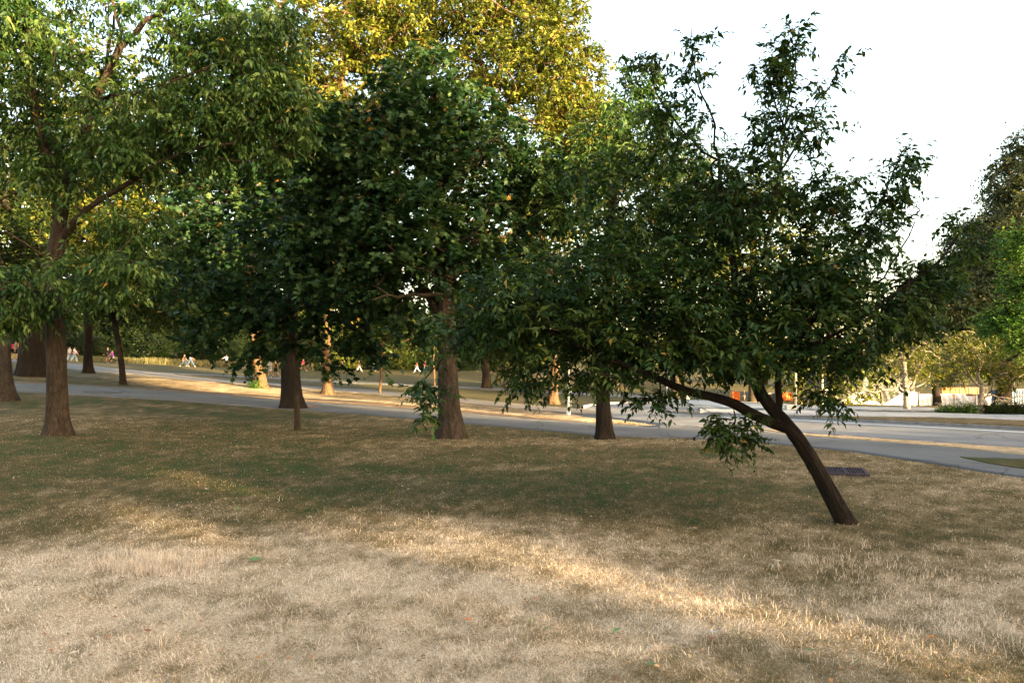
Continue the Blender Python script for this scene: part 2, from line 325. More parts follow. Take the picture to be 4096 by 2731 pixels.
def kerb(name, pts, h=0.13, wd=0.15, mat=M_KERB, kind="structure"):
    pts = np.array(pts, float); xs = np.linspace(pts[0, 0], pts[-1, 0], 60) if pts[-1, 0] != pts[0, 0] else np.full(8, pts[0, 0])
    ys = np.interp(xs, pts[:, 0], pts[:, 1]); B = drop(xs, ys, 0.0)
    T = nrm(np.gradient(B, axis=0)); R = np.stack([-T[:, 1], T[:, 0], T[:, 2] * 0], 1)
    prof = [(0, -0.1), (0, h - .02), (0.02, h), (wd, h), (wd, -0.1)]
    V = np.stack([B + R * a + np.array([0, 0, 1]) * c for a, c in prof], 1).reshape(-1, 3); k = len(prof)
    ii = np.arange(len(B) * k).reshape(-1, k); q = np.stack([ii[:-1, :-1], ii[1:, :-1], ii[1:, 1:], ii[:-1, 1:]], -1).reshape(-1, 4)
    return tag(mk(name, V, q, mat), kind=kind)
kerb("kerb", [(2655,1650),(2760,1658),(2900,1663),(3150,1672),(3400,1686),(3725,1701),(4096,1720),(4500,1742),(5200,1782)], h=.082)
M_KERBW = simple("kerb_pale", (0.3, 0.29, 0.27), 0.8, 0.2, 0.1)
kerb("kerb", [(2335,1634),(2360,1627),(2390,1620),(2500,1614),(2640,1612)], mat=M_KERBW)

# ------------------------------------------------------------------ tubes
def tube(pts, rad, sides=8, cap=True):
    pts = np.asarray(pts, float); rad = np.broadcast_to(np.asarray(rad, float), (len(pts),)).copy()
    T = nrm(np.gradient(pts, axis=0)); ref = np.array([0.0, 1.0, 0.13])
    U = nrm(np.cross(T, ref)); Wv = np.cross(T, U)
    a = np.arange(sides) / sides * 2 * math.pi
    V = pts[:, None] + rad[:, None, None] * (np.cos(a)[None, :, None] * U[:, None] + np.sin(a)[None, :, None] * Wv[:, None])
    ii = np.arange(len(pts) * sides).reshape(-1, sides); jj = np.roll(ii, -1, 1)
    q = np.stack([ii[:-1], jj[:-1], jj[1:], ii[1:]], -1).reshape(-1, 4).tolist()
    if cap: q.append(ii[0][::-1].tolist()); q.append(ii[-1].tolist())
    return V.reshape(-1, 3), q
def join(parts):
    V = []; Fq = []; o = 0
    for v, f in parts:
        v = np.asarray(v, float).reshape(-1, 3); V.append(v); Fq += [[i + o for i in q] for q in f]; o += len(v)
    return np.vstack(V), Fq
def box(cx, cy, cz, sx, sy, sz, rz=0.0):
    v = np.array([(x, y, z) for z in (-.5, .5) for y in (-.5, .5) for x in (-.5, .5)]) * (sx, sy, sz)
    c, s = math.cos(rz), math.sin(rz); v = v @ np.array([[c, s, 0], [-s, c, 0], [0, 0, 1]]) + (cx, cy, cz)
    return v, [[0, 2, 3, 1], [4, 5, 7, 6], [0, 1, 5, 4], [2, 6, 7, 3], [0, 4, 6, 2], [1, 3, 7, 5]]

def resample(pts, step):
    pts = np.asarray(pts, float)
    if len(pts) > 2:       # Catmull-Rom
        p = np.vstack([2 * pts[0] - pts[1], pts, 2 * pts[-1] - pts[-2]]); o = []
        for i in range(1, len(p) - 2):
            for t in np.linspace(0, 1, 9)[:-1]:
                o.append(0.5 * ((2 * p[i]) + (-p[i-1] + p[i+1]) * t + (2*p[i-1] - 5*p[i] + 4*p[i+1] - p[i+2]) * t*t + (-p[i-1] + 3*p[i] - 3*p[i+1] + p[i+2]) * t**3))
        o.append(pts[-1]); pts = np.array(o)
    L = np.concatenate([[0], np.cumsum(np.linalg.norm(np.diff(pts, axis=0), axis=1))]); k = max(3, int(L[-1] / step) + 1)
    s = np.linspace(0, L[-1], k); return np.stack([np.interp(s, L, pts[:, j]) for j in range(3)], 1), s / max(L[-1], 1e-6)

def trunk_tube(pts, r0, r1, flare=0.0, seed=0, ridges=14, amp=0.045, sides=56, step=0.05):
    q, s = resample(pts, step); k = len(q); T = nrm(np.gradient(q, axis=0)); ref = np.array([0.0, 1.0, 0.13])
    U = nrm(np.cross(T, ref)); Wv = np.cross(T, U); a = np.arange(sides) / sides * 2 * math.pi
    L = s * np.linalg.norm(np.diff(q, axis=0), axis=1).sum()
    R = (r0 + (r1 - r0) * s)[:, None] * np.ones((1, sides))
    if flare:
        lob = 1 + 0.45 * np.sin(a * 3 + seed) + 0.3 * np.sin(a * 5 + 2 * seed) + 0.2 * np.sin(a * 8 + seed * 3)
        R = R * (1 + flare * (0.18 * np.exp(-L / (2.5 * r0))[:, None] + np.exp(-L / (1.25 * r0))[:, None] * lob[None] * 0.85))
    # bark ridges: vertical, broken up along the length
    Am, Lm = np.meshgrid(a, L); 
    nz = np.abs(vnoise(np.cos(Am) * ridges / 3 + 50 + 0.25 * Lm, np.sin(Am) * ridges / 3 + 50 + Lm * 0.8 / max(r0, .1) * 0.35, seed) - 0.5) * 2
    nz2 = vnoise(np.cos(Am) * ridges + 90, np.sin(Am) * ridges + Lm * 7 + 90, seed + 4)
    R = R * (1 + amp * (2.2 * (1 - nz) - 1.3) + amp * 0.9 * (nz2 - 0.5)) + 0.04 * r0 * (fbm(np.cos(Am) + 10, np.sin(Am) + Lm * 0.7 + 10, seed + 2) - 0.5) * 2
    V = q[:, None] + R[:, :, None] * (np.cos(a)[None, :, None] * U[:, None] + np.sin(a)[None, :, None] * Wv[:, None])
    ii = np.arange(k * sides).reshape(k, sides); jj = np.roll(ii, -1, 1)
    BK = np.stack([np.cos(Am) * r0 * 1.2, np.sin(Am) * r0 * 1.2, Lm], -1).reshape(-1, 3) + seed
    return V.reshape(-1, 3), np.stack([ii[:-1], jj[:-1], jj[1:], ii[1:]], -1).reshape(-1, 4), BK

# ------------------------------------------------------------------ leaves
def oval_leaf():
    v = [(0,0,0),(.24,.33,.03),(0,.36,-.04),(-.24,.33,.03),(.15,.68,-.03),(0,.7,-.09),(-.15,.68,-.03),(0,1.08,-.24)]
    f3 = [(0,1,2),(0,2,3),(4,7,5),(5,7,6)]; f4 = [(1,4,5,2),(3,2,5,6)]
    return np.array(v, float), np.array(f3), np.array(f4)
def lance_leaf():
    v = [(0,0,0),(.19,.4,.03),(0,.42,-.03),(-.19,.4,.03),(0,1.1,-.2)]
    return np.array(v, float), np.array([(0,1,2),(0,2,3),(1,4,2),(2,4,3)]), None
def maple_leaf():
    h = [(.10,.02),(.46,.10),(.33,.26),(.52,.52),(.30,.50),(.26,.62),(.13,.58)]
    o = [(0,-.12)] + h + [(0,1.0)] + [(-x, y) for x, y in h[::-1]]
    v = [(0,.34,-.06)] + [(x, y, .06 * abs(x) - .1 * y * y) for x, y in o]; k = len(o)
    return np.array(v, float), np.array([(0, i + 1, (i + 1) % k + 1) for i in range(k)]), None
def diamond_leaf():
    v = [(0,0,0),(.30,.48,.06),(0,1,-.1),(-.30,.48,.06)]
    return np.array(v, float), np.array([(0,1,2),(0,2,3)]), None
LEAVES = dict(oval=oval_leaf(), lance=lance_leaf(), maple=maple_leaf(), diamond=diamond_leaf())

def leaf_geo(pos, ax, nr, size, kind, r):
    tv, f3, f4 = LEAVES[kind]; n = len(pos); ax = nrm(ax); sd = nrm(np.cross(ax, nr)); nn = np.cross(sd, ax)
    curl = r.uniform(0.3, 2.0, (n, 1)); wd = r.uniform(0.8, 1.15, (n, 1))
    V = pos[:, None] + size[:, None, None] * (tv[None, :, 0:1] * wd[:, None] * sd[:, None] + tv[None, :, 1:2] * ax[:, None] + tv[None, :, 2:3] * curl[:, None] * nn[:, None])
    k = len(tv); off = (np.arange(n) * k)[:, None, None]; fs = [(f3[None] + off).reshape(-1, 3)]
    if f4 is not None: fs.append((f4[None] + off).reshape(-1, 4))
    return V.reshape(-1, 3), fs, k

def bark_segments(p, par, rad, main, sides):
    """tapered prisms along every parent-child link of a skeleton"""
    c = np.where(par >= 0)[0]; a = par[c]; dirn = np.zeros_like(p); dirn[c] = nrm(p[c] - p[a]); dirn[par < 0] = (0, 0, 1)
    ref = np.array([0.31, 0.95, 0.05]); U = nrm(np.cross(dirn, ref)); Wv = np.cross(dirn, U)
    same = main[a] == c; fa = np.where(same, a, c); ra = np.where(same, rad[a], np.minimum(rad[a] * 0.9, rad[c] * 1.15))
    an = np.arange(sides) / sides * 2 * math.pi; co, si = np.cos(an)[None, :, None], np.sin(an)[None, :, None]
    A = p[a][:, None] + ra[:, None, None] * (co * U[fa][:, None] + si * Wv[fa][:, None])
    B = p[c][:, None] + rad[c][:, None, None] * (co * U[c][:, None] + si * Wv[c][:, None])
    V = np.concatenate([A, B], 1); m = len(c); ii = (np.arange(m) * 2 * sides)[:, None] + np.arange(sides)[None]; jj = (np.arange(m) * 2 * sides)[:, None] + (np.arange(sides)[None] + 1) % sides
    return V.reshape(-1, 3), np.stack([ii, jj, jj + sides, ii + sides], -1).reshape(-1, 4)

def tree(name, label, cat, base, trunks, limbs, blobs, leaf, lmat, bmat, group=None, seed=1, twig_r=0.004, step=0.25, dens=1.35, flare=0.8, sides=4, tsides=48, tstep=0.06, amp=0.045):
    """trunks/limbs: (points, r0, r1).  blobs: (centre, radii, twigs).  leaf: dict(kind,size,m,k,L,droop,hang)"""
    r = np.random.default_rng(seed); base = np.asarray(base, float)
    root = empty(name, base, label, cat, group)
    Vt = []; Ft = []; o = 0; Bt = []
    for i, (pts, r0, r1) in enumerate(trunks):
        v, q, bk = trunk_tube(pts, r0, r1, flare if i == 0 else 0.0, seed + i, sides=tsides, step=tstep, amp=amp); Vt.append(v); Ft.append(q + o); o += len(v); Bt.append(bk)
    p = []; par = []; fix = []; explicit = []
    for i, (pts, r0, r1) in enumerate(list(trunks) + list(limbs)):
        q, s = resample(pts, step); 
        if i >= len(trunks):
            w_ = (r.normal(size=q.shape) * 0.10 * step); w_[0] = 0; q = q + w_
        for j in range(len(q)):
            k = len(p)
            if j == 0:
                pa = -1
                if k: dd = np.linalg.norm(np.array(p) - q[0], axis=1); pa = int(dd.argmin())
                par.append(pa)
            else: par.append(k - 1)
            p.append(q[j]); fix.append(r0 + (r1 - r0) * s[j]); explicit.append(i < len(trunks))
    p = np.array(p); par = list(par); n0 = len(p)
    low = 0 if len(p) < 8 else 0.45
    z0 = base[2] + 0.35 * (p[:, 2].max() - base[2]) if not limbs else -1e9
    ok = np.ones(len(p), bool) if limbs else p[:, 2] >= z0
    pts = []
    for c, rad, cnt in blobs:
        cnt = max(2, int(cnt * dens))
        d = nrm(r.normal(size=(cnt, 3))); u = r.random(cnt) ** 0.45; pts.append(np.asarray(c) + d * u[:, None] * np.asarray(rad))
    pts = np.vstack(pts); dmin = np.min(np.linalg.norm(pts[:, None] - p[None], axis=2) + (~ok)[None] * 1e3, axis=1); order = np.argsort(dmin)
    cap = len(p) + len(pts) * 9; PP = np.zeros((cap, 3)); PP[:len(p)] = p; OK = np.zeros(cap, bool); OK[:len(p)] = ok; DIR = np.zeros((cap, 3)); DIR[:, 2] = 1
    for k in range(len(p)):
        if par[k] >= 0: DIR[k] = p[k] - p[par[k]]
    DIR[:n0] = nrm(DIR[:n0]); N_ = len(p); tips = []; tdir = []
    for t in order:
        g = pts[t]; dv = g - PP[:N_]; dist = np.sqrt((dv * dv).sum(1)); cosang = (dv * DIR[:N_]).sum(1) / (dist + 1e-6)
        cost = dist * (1.25 - 0.35 * cosang) + np.where(OK[:N_], 0, 1e3); j = int(cost.argmin()); D = dist[j]
        k = int(min(8, max(2, round(D / step)))); tt = (np.arange(1, k + 1) / k)[:, None]
        c1 = PP[j] + DIR[j] * D * 0.35 + np.array([0, 0, 0.10 * D]); q = (1 - tt) ** 2 * PP[j] + 2 * tt * (1 - tt) * c1 + tt ** 2 * g
        q = q + r.normal(size=q.shape) * 0.035 * D * (tt < 1)
        PP[N_:N_ + k] = q; OK[N_:N_ + k] = True; prev = j
        for m in range(k):
            par.append(prev); DIR[N_ + m] = nrm(PP[N_ + m] - PP[prev]); prev = N_ + m
        N_ += k; tips.append(N_ - 1)
    p = PP[:N_]; par = np.array(par); cntv = np.zeros(N_); cntv[tips] = 1
    main = np.full(N_, -1); best = np.zeros(N_)
    for i in range(N_ - 1, 0, -1):
        if par[i] >= 0:
            cntv[par[i]] += cntv[i]
            if cntv[i] >= best[par[i]]: best[par[i]] = cntv[i]; main[par[i]] = i
    rad = twig_r * np.maximum(cntv, 1) ** 0.46; rad[:n0] = np.array(fix)
    lim = np.minimum(rad[np.maximum(par, 0)] * 0.92, rad); rad = np.where((par >= 0) & (np.arange(N_) >= n0), np.maximum(lim, twig_r * .8), rad)
    ex = np.zeros(N_, bool); ex[:n0] = explicit
    par2 = par.copy(); par2[ex] = -1
    V, q = bark_segments(p, par2, rad, main, sides); Vt.append(V); Ft.append(q + o); o += len(V); Bt.append(V - base)
    # foliage sprays
    m, k, L = leaf["m"], leaf["k"], leaf["L"]; tip = np.array(tips); n_s = len(tip) * m
    O = p[np.repeat(tip, m)]; back = p[np.repeat(par[tip], m)]; u = r.random((n_s, 1)) * leaf.get("back", 0.8); O = O * (1 - u) + back * u
    D = nrm(DIR[np.repeat(tip, m)] * 0.7 + r.normal(size=(n_s, 3)) * 0.75 * np.array([1, 1, 0.7])); LL = L * r.uniform(0.55, 1.25, (n_s, 1))
    t = (np.arange(k) + 0.6) / k
    pos = O[:, None] + D[:, None] * LL[:, None] * t[None, :, None]; pos[:, :, 2] -= leaf["droop"] * LL * (t ** 2)[None]
    sd = nrm(np.cross(D, np.array([0, 0, 1.0]) + r.normal(size=(n_s, 3)) * .2)); sgn = np.where(np.arange(k) % 2, 1.0, -1.0)
    ax = D[:, None] * 0.55 + sd[:, None] * sgn[None, :, None] * 0.8 + r.normal(size=(n_s, k, 3)) * 0.28; ax[:, :, 2] -= leaf["hang"]; 
    nr_ = np.array([0, 0, 1.0]) + r.normal(size=(n_s, k, 3)) * 0.45
    pos = pos.reshape(-1, 3); n_l = len(pos); size = leaf["size"] * r.uniform(0.45, 1.25, n_l)
    V, fs, kv = leaf_geo(pos, ax.reshape(-1, 3), nr_.reshape(-1, 3), size, leaf["kind"], r)
    clump = np.repeat(r.normal(0.45, 0.2, len(tip)), m * k); tint = np.clip(clump + r.normal(0, 0.16, n_l), 0, 0.92); tint = np.where(r.random(n_l) < leaf.get("yellow", 0.005), r.uniform(0.95, 1.0, n_l), tint)
    mk("crown", V - base, fs, lmat, root, attr={"tint": np.repeat(tint, kv)})
    # spray stems
    if leaf.get("stems"):
        ts = np.array([0, 0.5, 1.0]); Q3 = O[:, None] + D[:, None] * LL[:, None] * ts[None, :, None]; Q3[:, :, 2] -= leaf["droop"] * LL * (ts ** 2)[None]
        off = Q3.reshape(-1, 3); pr = np.arange(len(off)) - 1; pr[::3] = -1; mn = np.arange(len(off)) + 1
        V, q = bark_segments(off, pr, np.full(len(off), twig_r * 0.5), mn, 3); Vt.append(V); Ft.append(q + o); o += len(V); Bt.append(V - base)
    mk("trunk", np.vstack(Vt) - base, np.vstack(Ft), bmat, root, smooth=True, attr={"bark": np.vstack(Bt)})
    return root

def PL(*a, dz=0): return np.array([P(*x) for x in a])
def BL(px, py, d, rx, ry, rd, n): return (P(px, py, d), (rx / F * d, rd, ry / F * d), n)
#TREES
#THINGS
# ================================================================== TREES IN VIEW
def PD(d0, *a): return np.array([P(x, y, d0 + (dd[0] if dd else 0)) for x, y, *dd in a])
def BD(d0, *a): return [BL(x, y, d0 + dd, rx, ry, rd, n) for x, y, dd, rx, ry, rd, n in a]

# --- leaning tree in front (right)
b0 = drop1(3385, 2092); d = b0[1]; zb = np.array([[0, 0, 0.0]])
ELM = dict(kind='oval', size=0.078, m=4, k=9, L=0.27, droop=0.12, hang=0.32, stems=True)
tree("leaning_tree", "small tree whose bare trunk leans far left under a broad dark crown, beside the grate", "tree", b0,
 [(PD(d,(3398,2120),(3376,2075),(3330,1990),(3262,1868),(3196,1762),(3138,1688,.02),(3088,1635,.03),(3055,1590,.05)), .088, .062),
  (PD(d,(3055,1600,.05),(3030,1540,.08),(2998,1400,.1),(2955,1200,.1),(2925,1000,.1),(2885,780,.1),(2875,620,.15)), .064, .013),
  (PD(d,(3160,1715,0),(3085,1688,-.02),(3010,1655,-.05),(2930,1612,-.1),(2840,1585,-.15),(2740,1560,-.2),(2600,1500,-.3),(2420,1430,-.4)), .058, .024),
  (PD(d,(3112,1655,.02),(3118,1600,.03),(3112,1540,.05),(3130,1440,.0),(3250,1280,-.1),(3330,1120,-.1)), .034, .02)],
 [(PD(d,(2420,1430,-.4),(2250,1340,-.4),(2050,1270,-.3),(1900,1240,-.2)), .022, .008),
  (PD(d,(2600,1500,-.3),(2450,1360,.1),(2300,1150,.3),(2200,980,.3)), .02, .007),
  (PD(d,(2955,1200,.1),(2850,1110,.3),(2760,1000,.5),(2620,900,.6),(2480,780,.6)), .024, .008),
  (PD(d,(2960,1230,.1),(3010,1120,-.1),(3080,900,-.2),(3115,700,-.1),(3135,540,0),(3105,420,0),(3060,250,0)), .026, .006),
  (PD(d,(3115,700,-.1),(3200,560,-.1),(3270,420,0),(3330,320,0)), .014, .005),
  (PD(d,(3125,560,0),(3160,400,0),(3185,230,0),(3200,120,0)), .012, .004),
  (PD(d,(2877,640,.15),(2850,480,.1),(2790,330,.1),(2770,200,.1),(2780,110,.1)), .0135, .004),
  (PD(d,(2870,640,.15),(2760,560,.2),(2650,420,.2),(2590,240,.2)), .014, .004),
  (PD(d,(3330,1120,-.1),(3420,960,-.1),(3520,800,-.1),(3590,660,-.1),(3660,560,-.1)), .02, .004),
  (PD(d,(3130,1440,0),(3300,1350,-.3),(3480,1240,-.4),(3680,1100,-.4),(3830,960,-.4),(3900,860,-.4)), .022, .006),
  (PD(d,(3250,1280,-.1),(3450,1180,.2),(3600,1000,.2),(3650,880,.2)), .018, .006),
  (PD(d,(2930,1612,-.1),(2950,1660,-.2),(2935,1720,-.3),(2900,1790,-.35)), .010, .004),
  (PD(d,(3125,1480,0),(3210,1500,-.3),(3290,1560,-.4)), .010, .004),
  (PD(d,(3250,1280,-.1),(3300,1380,.6),(3420,1450,.8)), .012, .005),
  (PD(d,(2998,1400,.1),(2850,1330,.8),(2700,1230,1.2),(2550,1200,1.5)), .024, .008)],
 BD(d,(2950,1250,.1,460,290,1.2,215),(2450,1200,.1,480,300,1.2,225),(2120,1260,-.1,350,210,.9,120),(1900,1330,-.1,200,110,.5,24),
   (2650,850,.3,330,300,1.0,85),(3020,850,.2,330,260,1.0,74),(3340,1200,-.1,300,240,1.0,105),(3380,900,0,190,200,.7,38),(3560,780,0,100,140,.5,15),(3640,620,0,50,70,.2,4),
   (3690,1120,-.3,180,100,.4,24),(3850,930,-.4,90,90,.25,8),(3640,1290,-.2,130,100,.4,14),(2700,1430,-.2,480,100,.8,70),(3330,1420,.3,220,110,.8,34),
   (2930,740,.3,270,100,.6,34),(3250,780,.1,170,110,.5,24),(3095,330,0,100,200,.3,17),(3190,190,0,50,110,.2,7),(3300,330,0,70,120,.2,5),(3130,540,.1,200,90,.5,24),(2780,240,.1,60,140,.25,8),(2690,480,.2,170,150,.5,20),(2590,230,.2,60,90,.2,5),(2400,760,.3,180,130,.6,16),
   (2930,1760,-.3,90,55,.22,11),(2880,1690,-.2,80,60,.2,6),(2990,1690,-.2,40,50,.2,3),(3295,1600,-.4,75,40,.18,7),(1700,1560,-.1,70,50,.3,6),(1690,1640,-.1,40,50,.2,3),(2100,1530,-.1,150,55,.4,13),(2330,1520,-.2,150,45,.4,9),(2620,1575,-.2,110,45,.3,7)),
 ELM, M_LEAF_ELM, M_BARK_DARK, seed=3, twig_r=.0028, dens=1.3, step=.16, flare=.3, amp=.085, tstep=.025)

# --- ash on the left
b0 = drop1(232, 1738); d = b0[1]
ASH = dict(kind='lance', size=0.155, m=4, k=8, L=0.42, droop=0.25, hang=0.75, stems=True)
tree("ash_tree", "tall forked ash with furrowed brown trunk and light green drooping leaves, nearest tree at left", "tree", b0,
 [(PD(d,(235,1765),(232,1700),(228,1580),(226,1400),(215,1200),(214,1060),(232,960),(240,890)), .208, .16),
  (PD(d,(236,930,0),(225,800,-.1),(205,690,-.2),(170,560,-.3),(140,440,-.4),(118,300,-.4),(112,120,-.5),(110,-80,-.5)), .11, .05),
  (PD(d,(240,910,0),(262,770,.1),(300,640,.2),(345,510,.2),(378,400,.2),(430,300,.2),(480,190,.2),(505,170,.2)), .125, .07),
  (PD(d,(245,960,0),(300,880,-.3),(400,800,-.6),(520,730,-.8),(640,650,-1),(800,590,-1.2),(930,575,-1.3)), .07, .025)],
 [(PD(d,(505,170,.2),(570,95,.2),(640,50,.2),(700,-20,.2),(760,-150,0)), .075, .03),(PD(d,(505,170,.2),(478,90,.2),(455,10,.2),(440,-90,.3)), .05, .025),
  (PD(d,(205,690,-.2),(130,620,-.3),(60,600,-.4),(-40,560,-.5)), .04, .02),(PD(d,(215,800,0),(120,750,.3),(40,790,.5),(-20,810,.6)), .035, .02),
  (PD(d,(345,510,.2),(420,300,1.0),(440,150,1.2),(445,60,1.3)), .06, .03),(PD(d,(600,95,.2),(720,80,.3),(830,60,.3),(900,20,.3)), .03, .015),
  (PD(d,(640,650,-1),(720,540,-.8),(830,430,-.6),(960,270,-.4),(1010,180,-.4)), .045, .015),(PD(d,(800,590,-1.2),(900,640,-1.2),(1020,650,-1.2)), .02, .01),
  (PD(d,(378,400,.2),(520,380,-.8),(700,330,-1.2),(860,250,-1.4)), .04, .015),(PD(d,(214,1080,0),(300,1120,-.9),(400,1080,-1.4),(470,1010,-1.6)), .035, .014),(PD(d,(214,1060,0),(120,980,-.6),(20,930,-1)), .04, .02),
  (PD(d,(214,1120,0),(100,1110,-1.0),(-20,1120,-1.6)), .03, .012)],
 BD(d,(250,300,.2,330,260,2.2,115),(20,80,-.5,260,200,1.5,75),(650,520,-.6,360,170,1.5,95),(900,420,-.6,320,260,1.5,150),(780,150,0,330,190,1.6,100),(1010,160,-.4,240,200,1.3,80),(1130,470,-.6,150,200,.9,52),
   (60,500,.3,200,220,1.6,60),(300,600,.5,260,150,1.6,50),(480,1110,-1.6,150,110,.6,34),(330,1090,-1.3,120,90,.6,18),(60,1160,-1.3,150,110,.7,30),(30,1260,-1,110,60,.5,13),(160,1220,-.6,80,60,.5,8),(520,1000,-.9,130,70,.5,10),(540,900,-.7,160,70,.6,14),(520,640,-1.1,190,90,.6,26),(230,720,-.7,160,120,.5,22),(400,-150,0,700,170,2.2,110)),
 ASH, M_LEAF_ASH, M_BARK, seed=5, twig_r=.005, step=.3, dens=1.65, flare=.75, amp=.05, sides=5)

# --- maple in the middle
b0 = drop1(1805, 1752); d = b0[1]
MAP = dict(kind='maple', size=0.15, m=4, k=7, L=0.42, droop=0.2, hang=0.35, stems=False)
tree("maple_tree", "dark green maple with stout ridged trunk flaring at the lawn, middle of the photo", "tree", b0,
 [(PD(d,(1805,1775),(1803,1720),(1795,1600),(1790,1450),(1785,1250),(1775,1050),(1760,850),(1750,650)), .262, .12),
  (PD(d,(1785,1300,0),(1700,1160,.1),(1620,1050,.1),(1500,980,.2)), .12, .05),(PD(d,(1780,1150,0),(1880,1000,.3),(1960,850,.5),(2020,700,.6)), .12, .05)],
 [(PD(d,(1750,650,0),(1745,500,0),(1740,330,0)), .1, .03),(PD(d,(1785,1180,-.1),(1720,1180,-.6),(1600,1190,-1.2),(1480,1185,-1.6)), .06, .02),
  (PD(d,(1760,900,0),(1650,780,-.5),(1560,620,-1),(1500,500,-1)), .07, .03),(PD(d,(1760,860,0),(1850,700,-.8),(1950,560,-1.2)), .06, .02),(PD(d,(1770,1020,0),(1850,960,-1.2),(1930,900,-2)), .06, .02)],
 BD(d,(1700,420,.2,260,190,2.0,120),(1520,640,0,300,240,2.2,170),(1900,640,.2,260,220,2.0,130),(1350,860,.2,260,230,1.8,120),(1640,950,-.4,330,230,2.4,190),(1950,980,.4,260,220,2.2,90),(2150,760,.6,180,200,1.6,60),
   (1500,1150,.2,280,130,1.8,60),(1350,540,.4,160,140,1.4,50),(1230,1050,.4,160,140,1.2,45),(1700,1280,.3,200,90,1.6,22)),
 MAP, M_LEAF_MAPLE, M_BARK, seed=8, dens=1.5, twig_r=.006, step=.35, flare=.75, amp=.06, sides=5)

# --- tree right of the maple
b0 = drop1(2416, 1755); d = b0[1]
tree("lime_tree", "straight dark trunk on the lawn edge, between the stout maple and the leaning tree", "tree", b0,
 [(PD(d,(2418,1780),(2416,1720),(2412,1600),(2415,1450),(2425,1200),(2440,950),(2460,700)), .175, .08)],
 [(PD(d,(2460,700,0),(2480,500,0),(2500,350,0)), .06, .02),(PD(d,(2425,1150,0),(2300,950,.3),(2200,750,.5)), .06, .02),(PD(d,(2430,1050,0),(2560,850,.4),(2680,640,.5)), .06, .02)],
 BD(d,(2480,560,.2,220,170,1.8,70),(2300,720,.4,230,200,2.0,80),(2680,660,.4,220,180,1.8,60),(2420,950,.3,330,200,2.4,70),(2560,380,.2,110,150,.8,28),(2700,900,.5,220,180,1.5,40),(2250,1150,.4,240,150,1.6,34)),
 dict(kind='lance', size=0.15, m=4, k=8, L=0.4, droop=.2, hang=.5), M_LEAF_ASH, M_BARK_DARK, dens=1.6, seed=11, twig_r=.006, step=.4, flare=.8, amp=.05, tsides=40)

# --- slim young tree in front of the big trunk
b0 = drop1(1190, 1720); d = b0[1]
tree("slim_tree", "slim young maple standing just in front of the broad trunk by the near path", "tree", b0,
 [(PD(d,(1192,1735),(1190,1690),(1184,1560),(1175,1420),(1165,1300),(1150,1150),(1140,1000)), .082, .05)],
 [(PD(d,(1165,1300,0),(1080,1180,-.4),(1000,1080,-.6)), .03, .01),(PD(d,(1170,1330,0),(1260,1230,-.4),(1400,1150,-.6)), .03, .01),(PD(d,(1175,1400,0),(1000,1330,.3),(850,1260,.4)), .022, .01),(PD(d,(1175,1400,0),(1350,1320,0),(1500,1270,.1)), .02, .01)],
 BD(d,(1120,980,0,220,200,1.6,75),(900,1180,.2,220,160,1.4,80),(1100,1250,-.2,230,130,1.4,65),(1400,1230,0,220,130,1.2,60),(820,1340,.3,130,75,.7,20),(1060,1390,.2,120,60,.6,12),(1430,1380,0,120,65,.6,15),(1530,1440,0,55,40,.3,5),(1330,1470,0,60,30,.3,4),(980,1450,.2,60,30,.3,4),(1240,1400,.1,100,50,.5,9)),
 dict(kind='maple', size=0.165, m=3, k=7, L=0.42, droop=.25, hang=.5), M_LEAF_MAPLE, M_BARK, seed=13, twig_r=.005, step=.35, flare=.3, amp=.05, tsides=32)

# --- broad trunk by the path
b0 = drop1(1167, 1632); d = b0[1]
tree("broad_tree", "broad old trunk with flared roots standing against the near path, behind the slim maple", "tree", b0,
 [(PD(d,(1165,1655),(1165,1600),(1162,1480),(1160,1300),(1165,1100),(1170,900)), .36, .22),(PD(d,(1160,1300,0),(1060,1120,.2),(960,940,.4)), .2, .1),(PD(d,(1162,1240,0),(1270,1080,-.3),(1340,950,-.5)), .18, .08)],
 [(PD(d,(1170,900,0),(1180,700,0),(1190,480,0)), .15, .05)],
 BD(d,(1050,820,.5,380,330,4,170),(1330,760,0,260,250,3,90),(1150,560,.3,330,190,3.4,110),(820,1040,.4,260,200,3,90),(1350,1060,-.5,230,160,2.4,45)),
 dict(kind='maple', size=0.24, m=4, k=7, L=0.8, droop=.2, hang=.4), M_LEAF_MAPLE, M_BARK_SHADED, seed=17, twig_r=.010, step=.6, flare=.7, amp=.05)

# --- further park trees: (name,label, base px, trunk pts px, r0,r1, blobs, leaf size, leaf mat, bark)
def ftree(name, label, bx, by, pts, r0, r1, blobs, size, lm, bm, seed, kind='diamond', hang=.35, flare=.7, m=5, k=8, L=None, limbs=(), group=None, tr=None):
    b0 = drop1(bx, by); d = b0[1]
    return tree(name, label, "tree", b0, [(PD(d, (bx, by + 12), (bx, by - 6), *pts), r0, r1)], [(PD(d, *l), a, b) for l, a, b in limbs], BD(d, *blobs),
      dict(kind=kind, size=size, m=m, k=k, L=L or size * 3.2, droop=.2, hang=hang), lm, bm, seed=seed, twig_r=tr or max(.006, d * .00035), step=max(.4, d * .016), flare=flare, tsides=30, tstep=.12, sides=4, group=group, dens=1.5)
ftree("edge_tree", "dark furrowed trunk cut by the left edge of the photo, on the lawn", 18, 1600, [(10,1500),(0,1300),(-20,1100),(-40,850)], .29, .2,
  [(-60,900,1,200,260,2.5,70),(-200,600,1,300,300,3,80),(120,1050,1.5,150,120,1.5,20)], .2, M_LEAF_BG, M_BARK, 21)
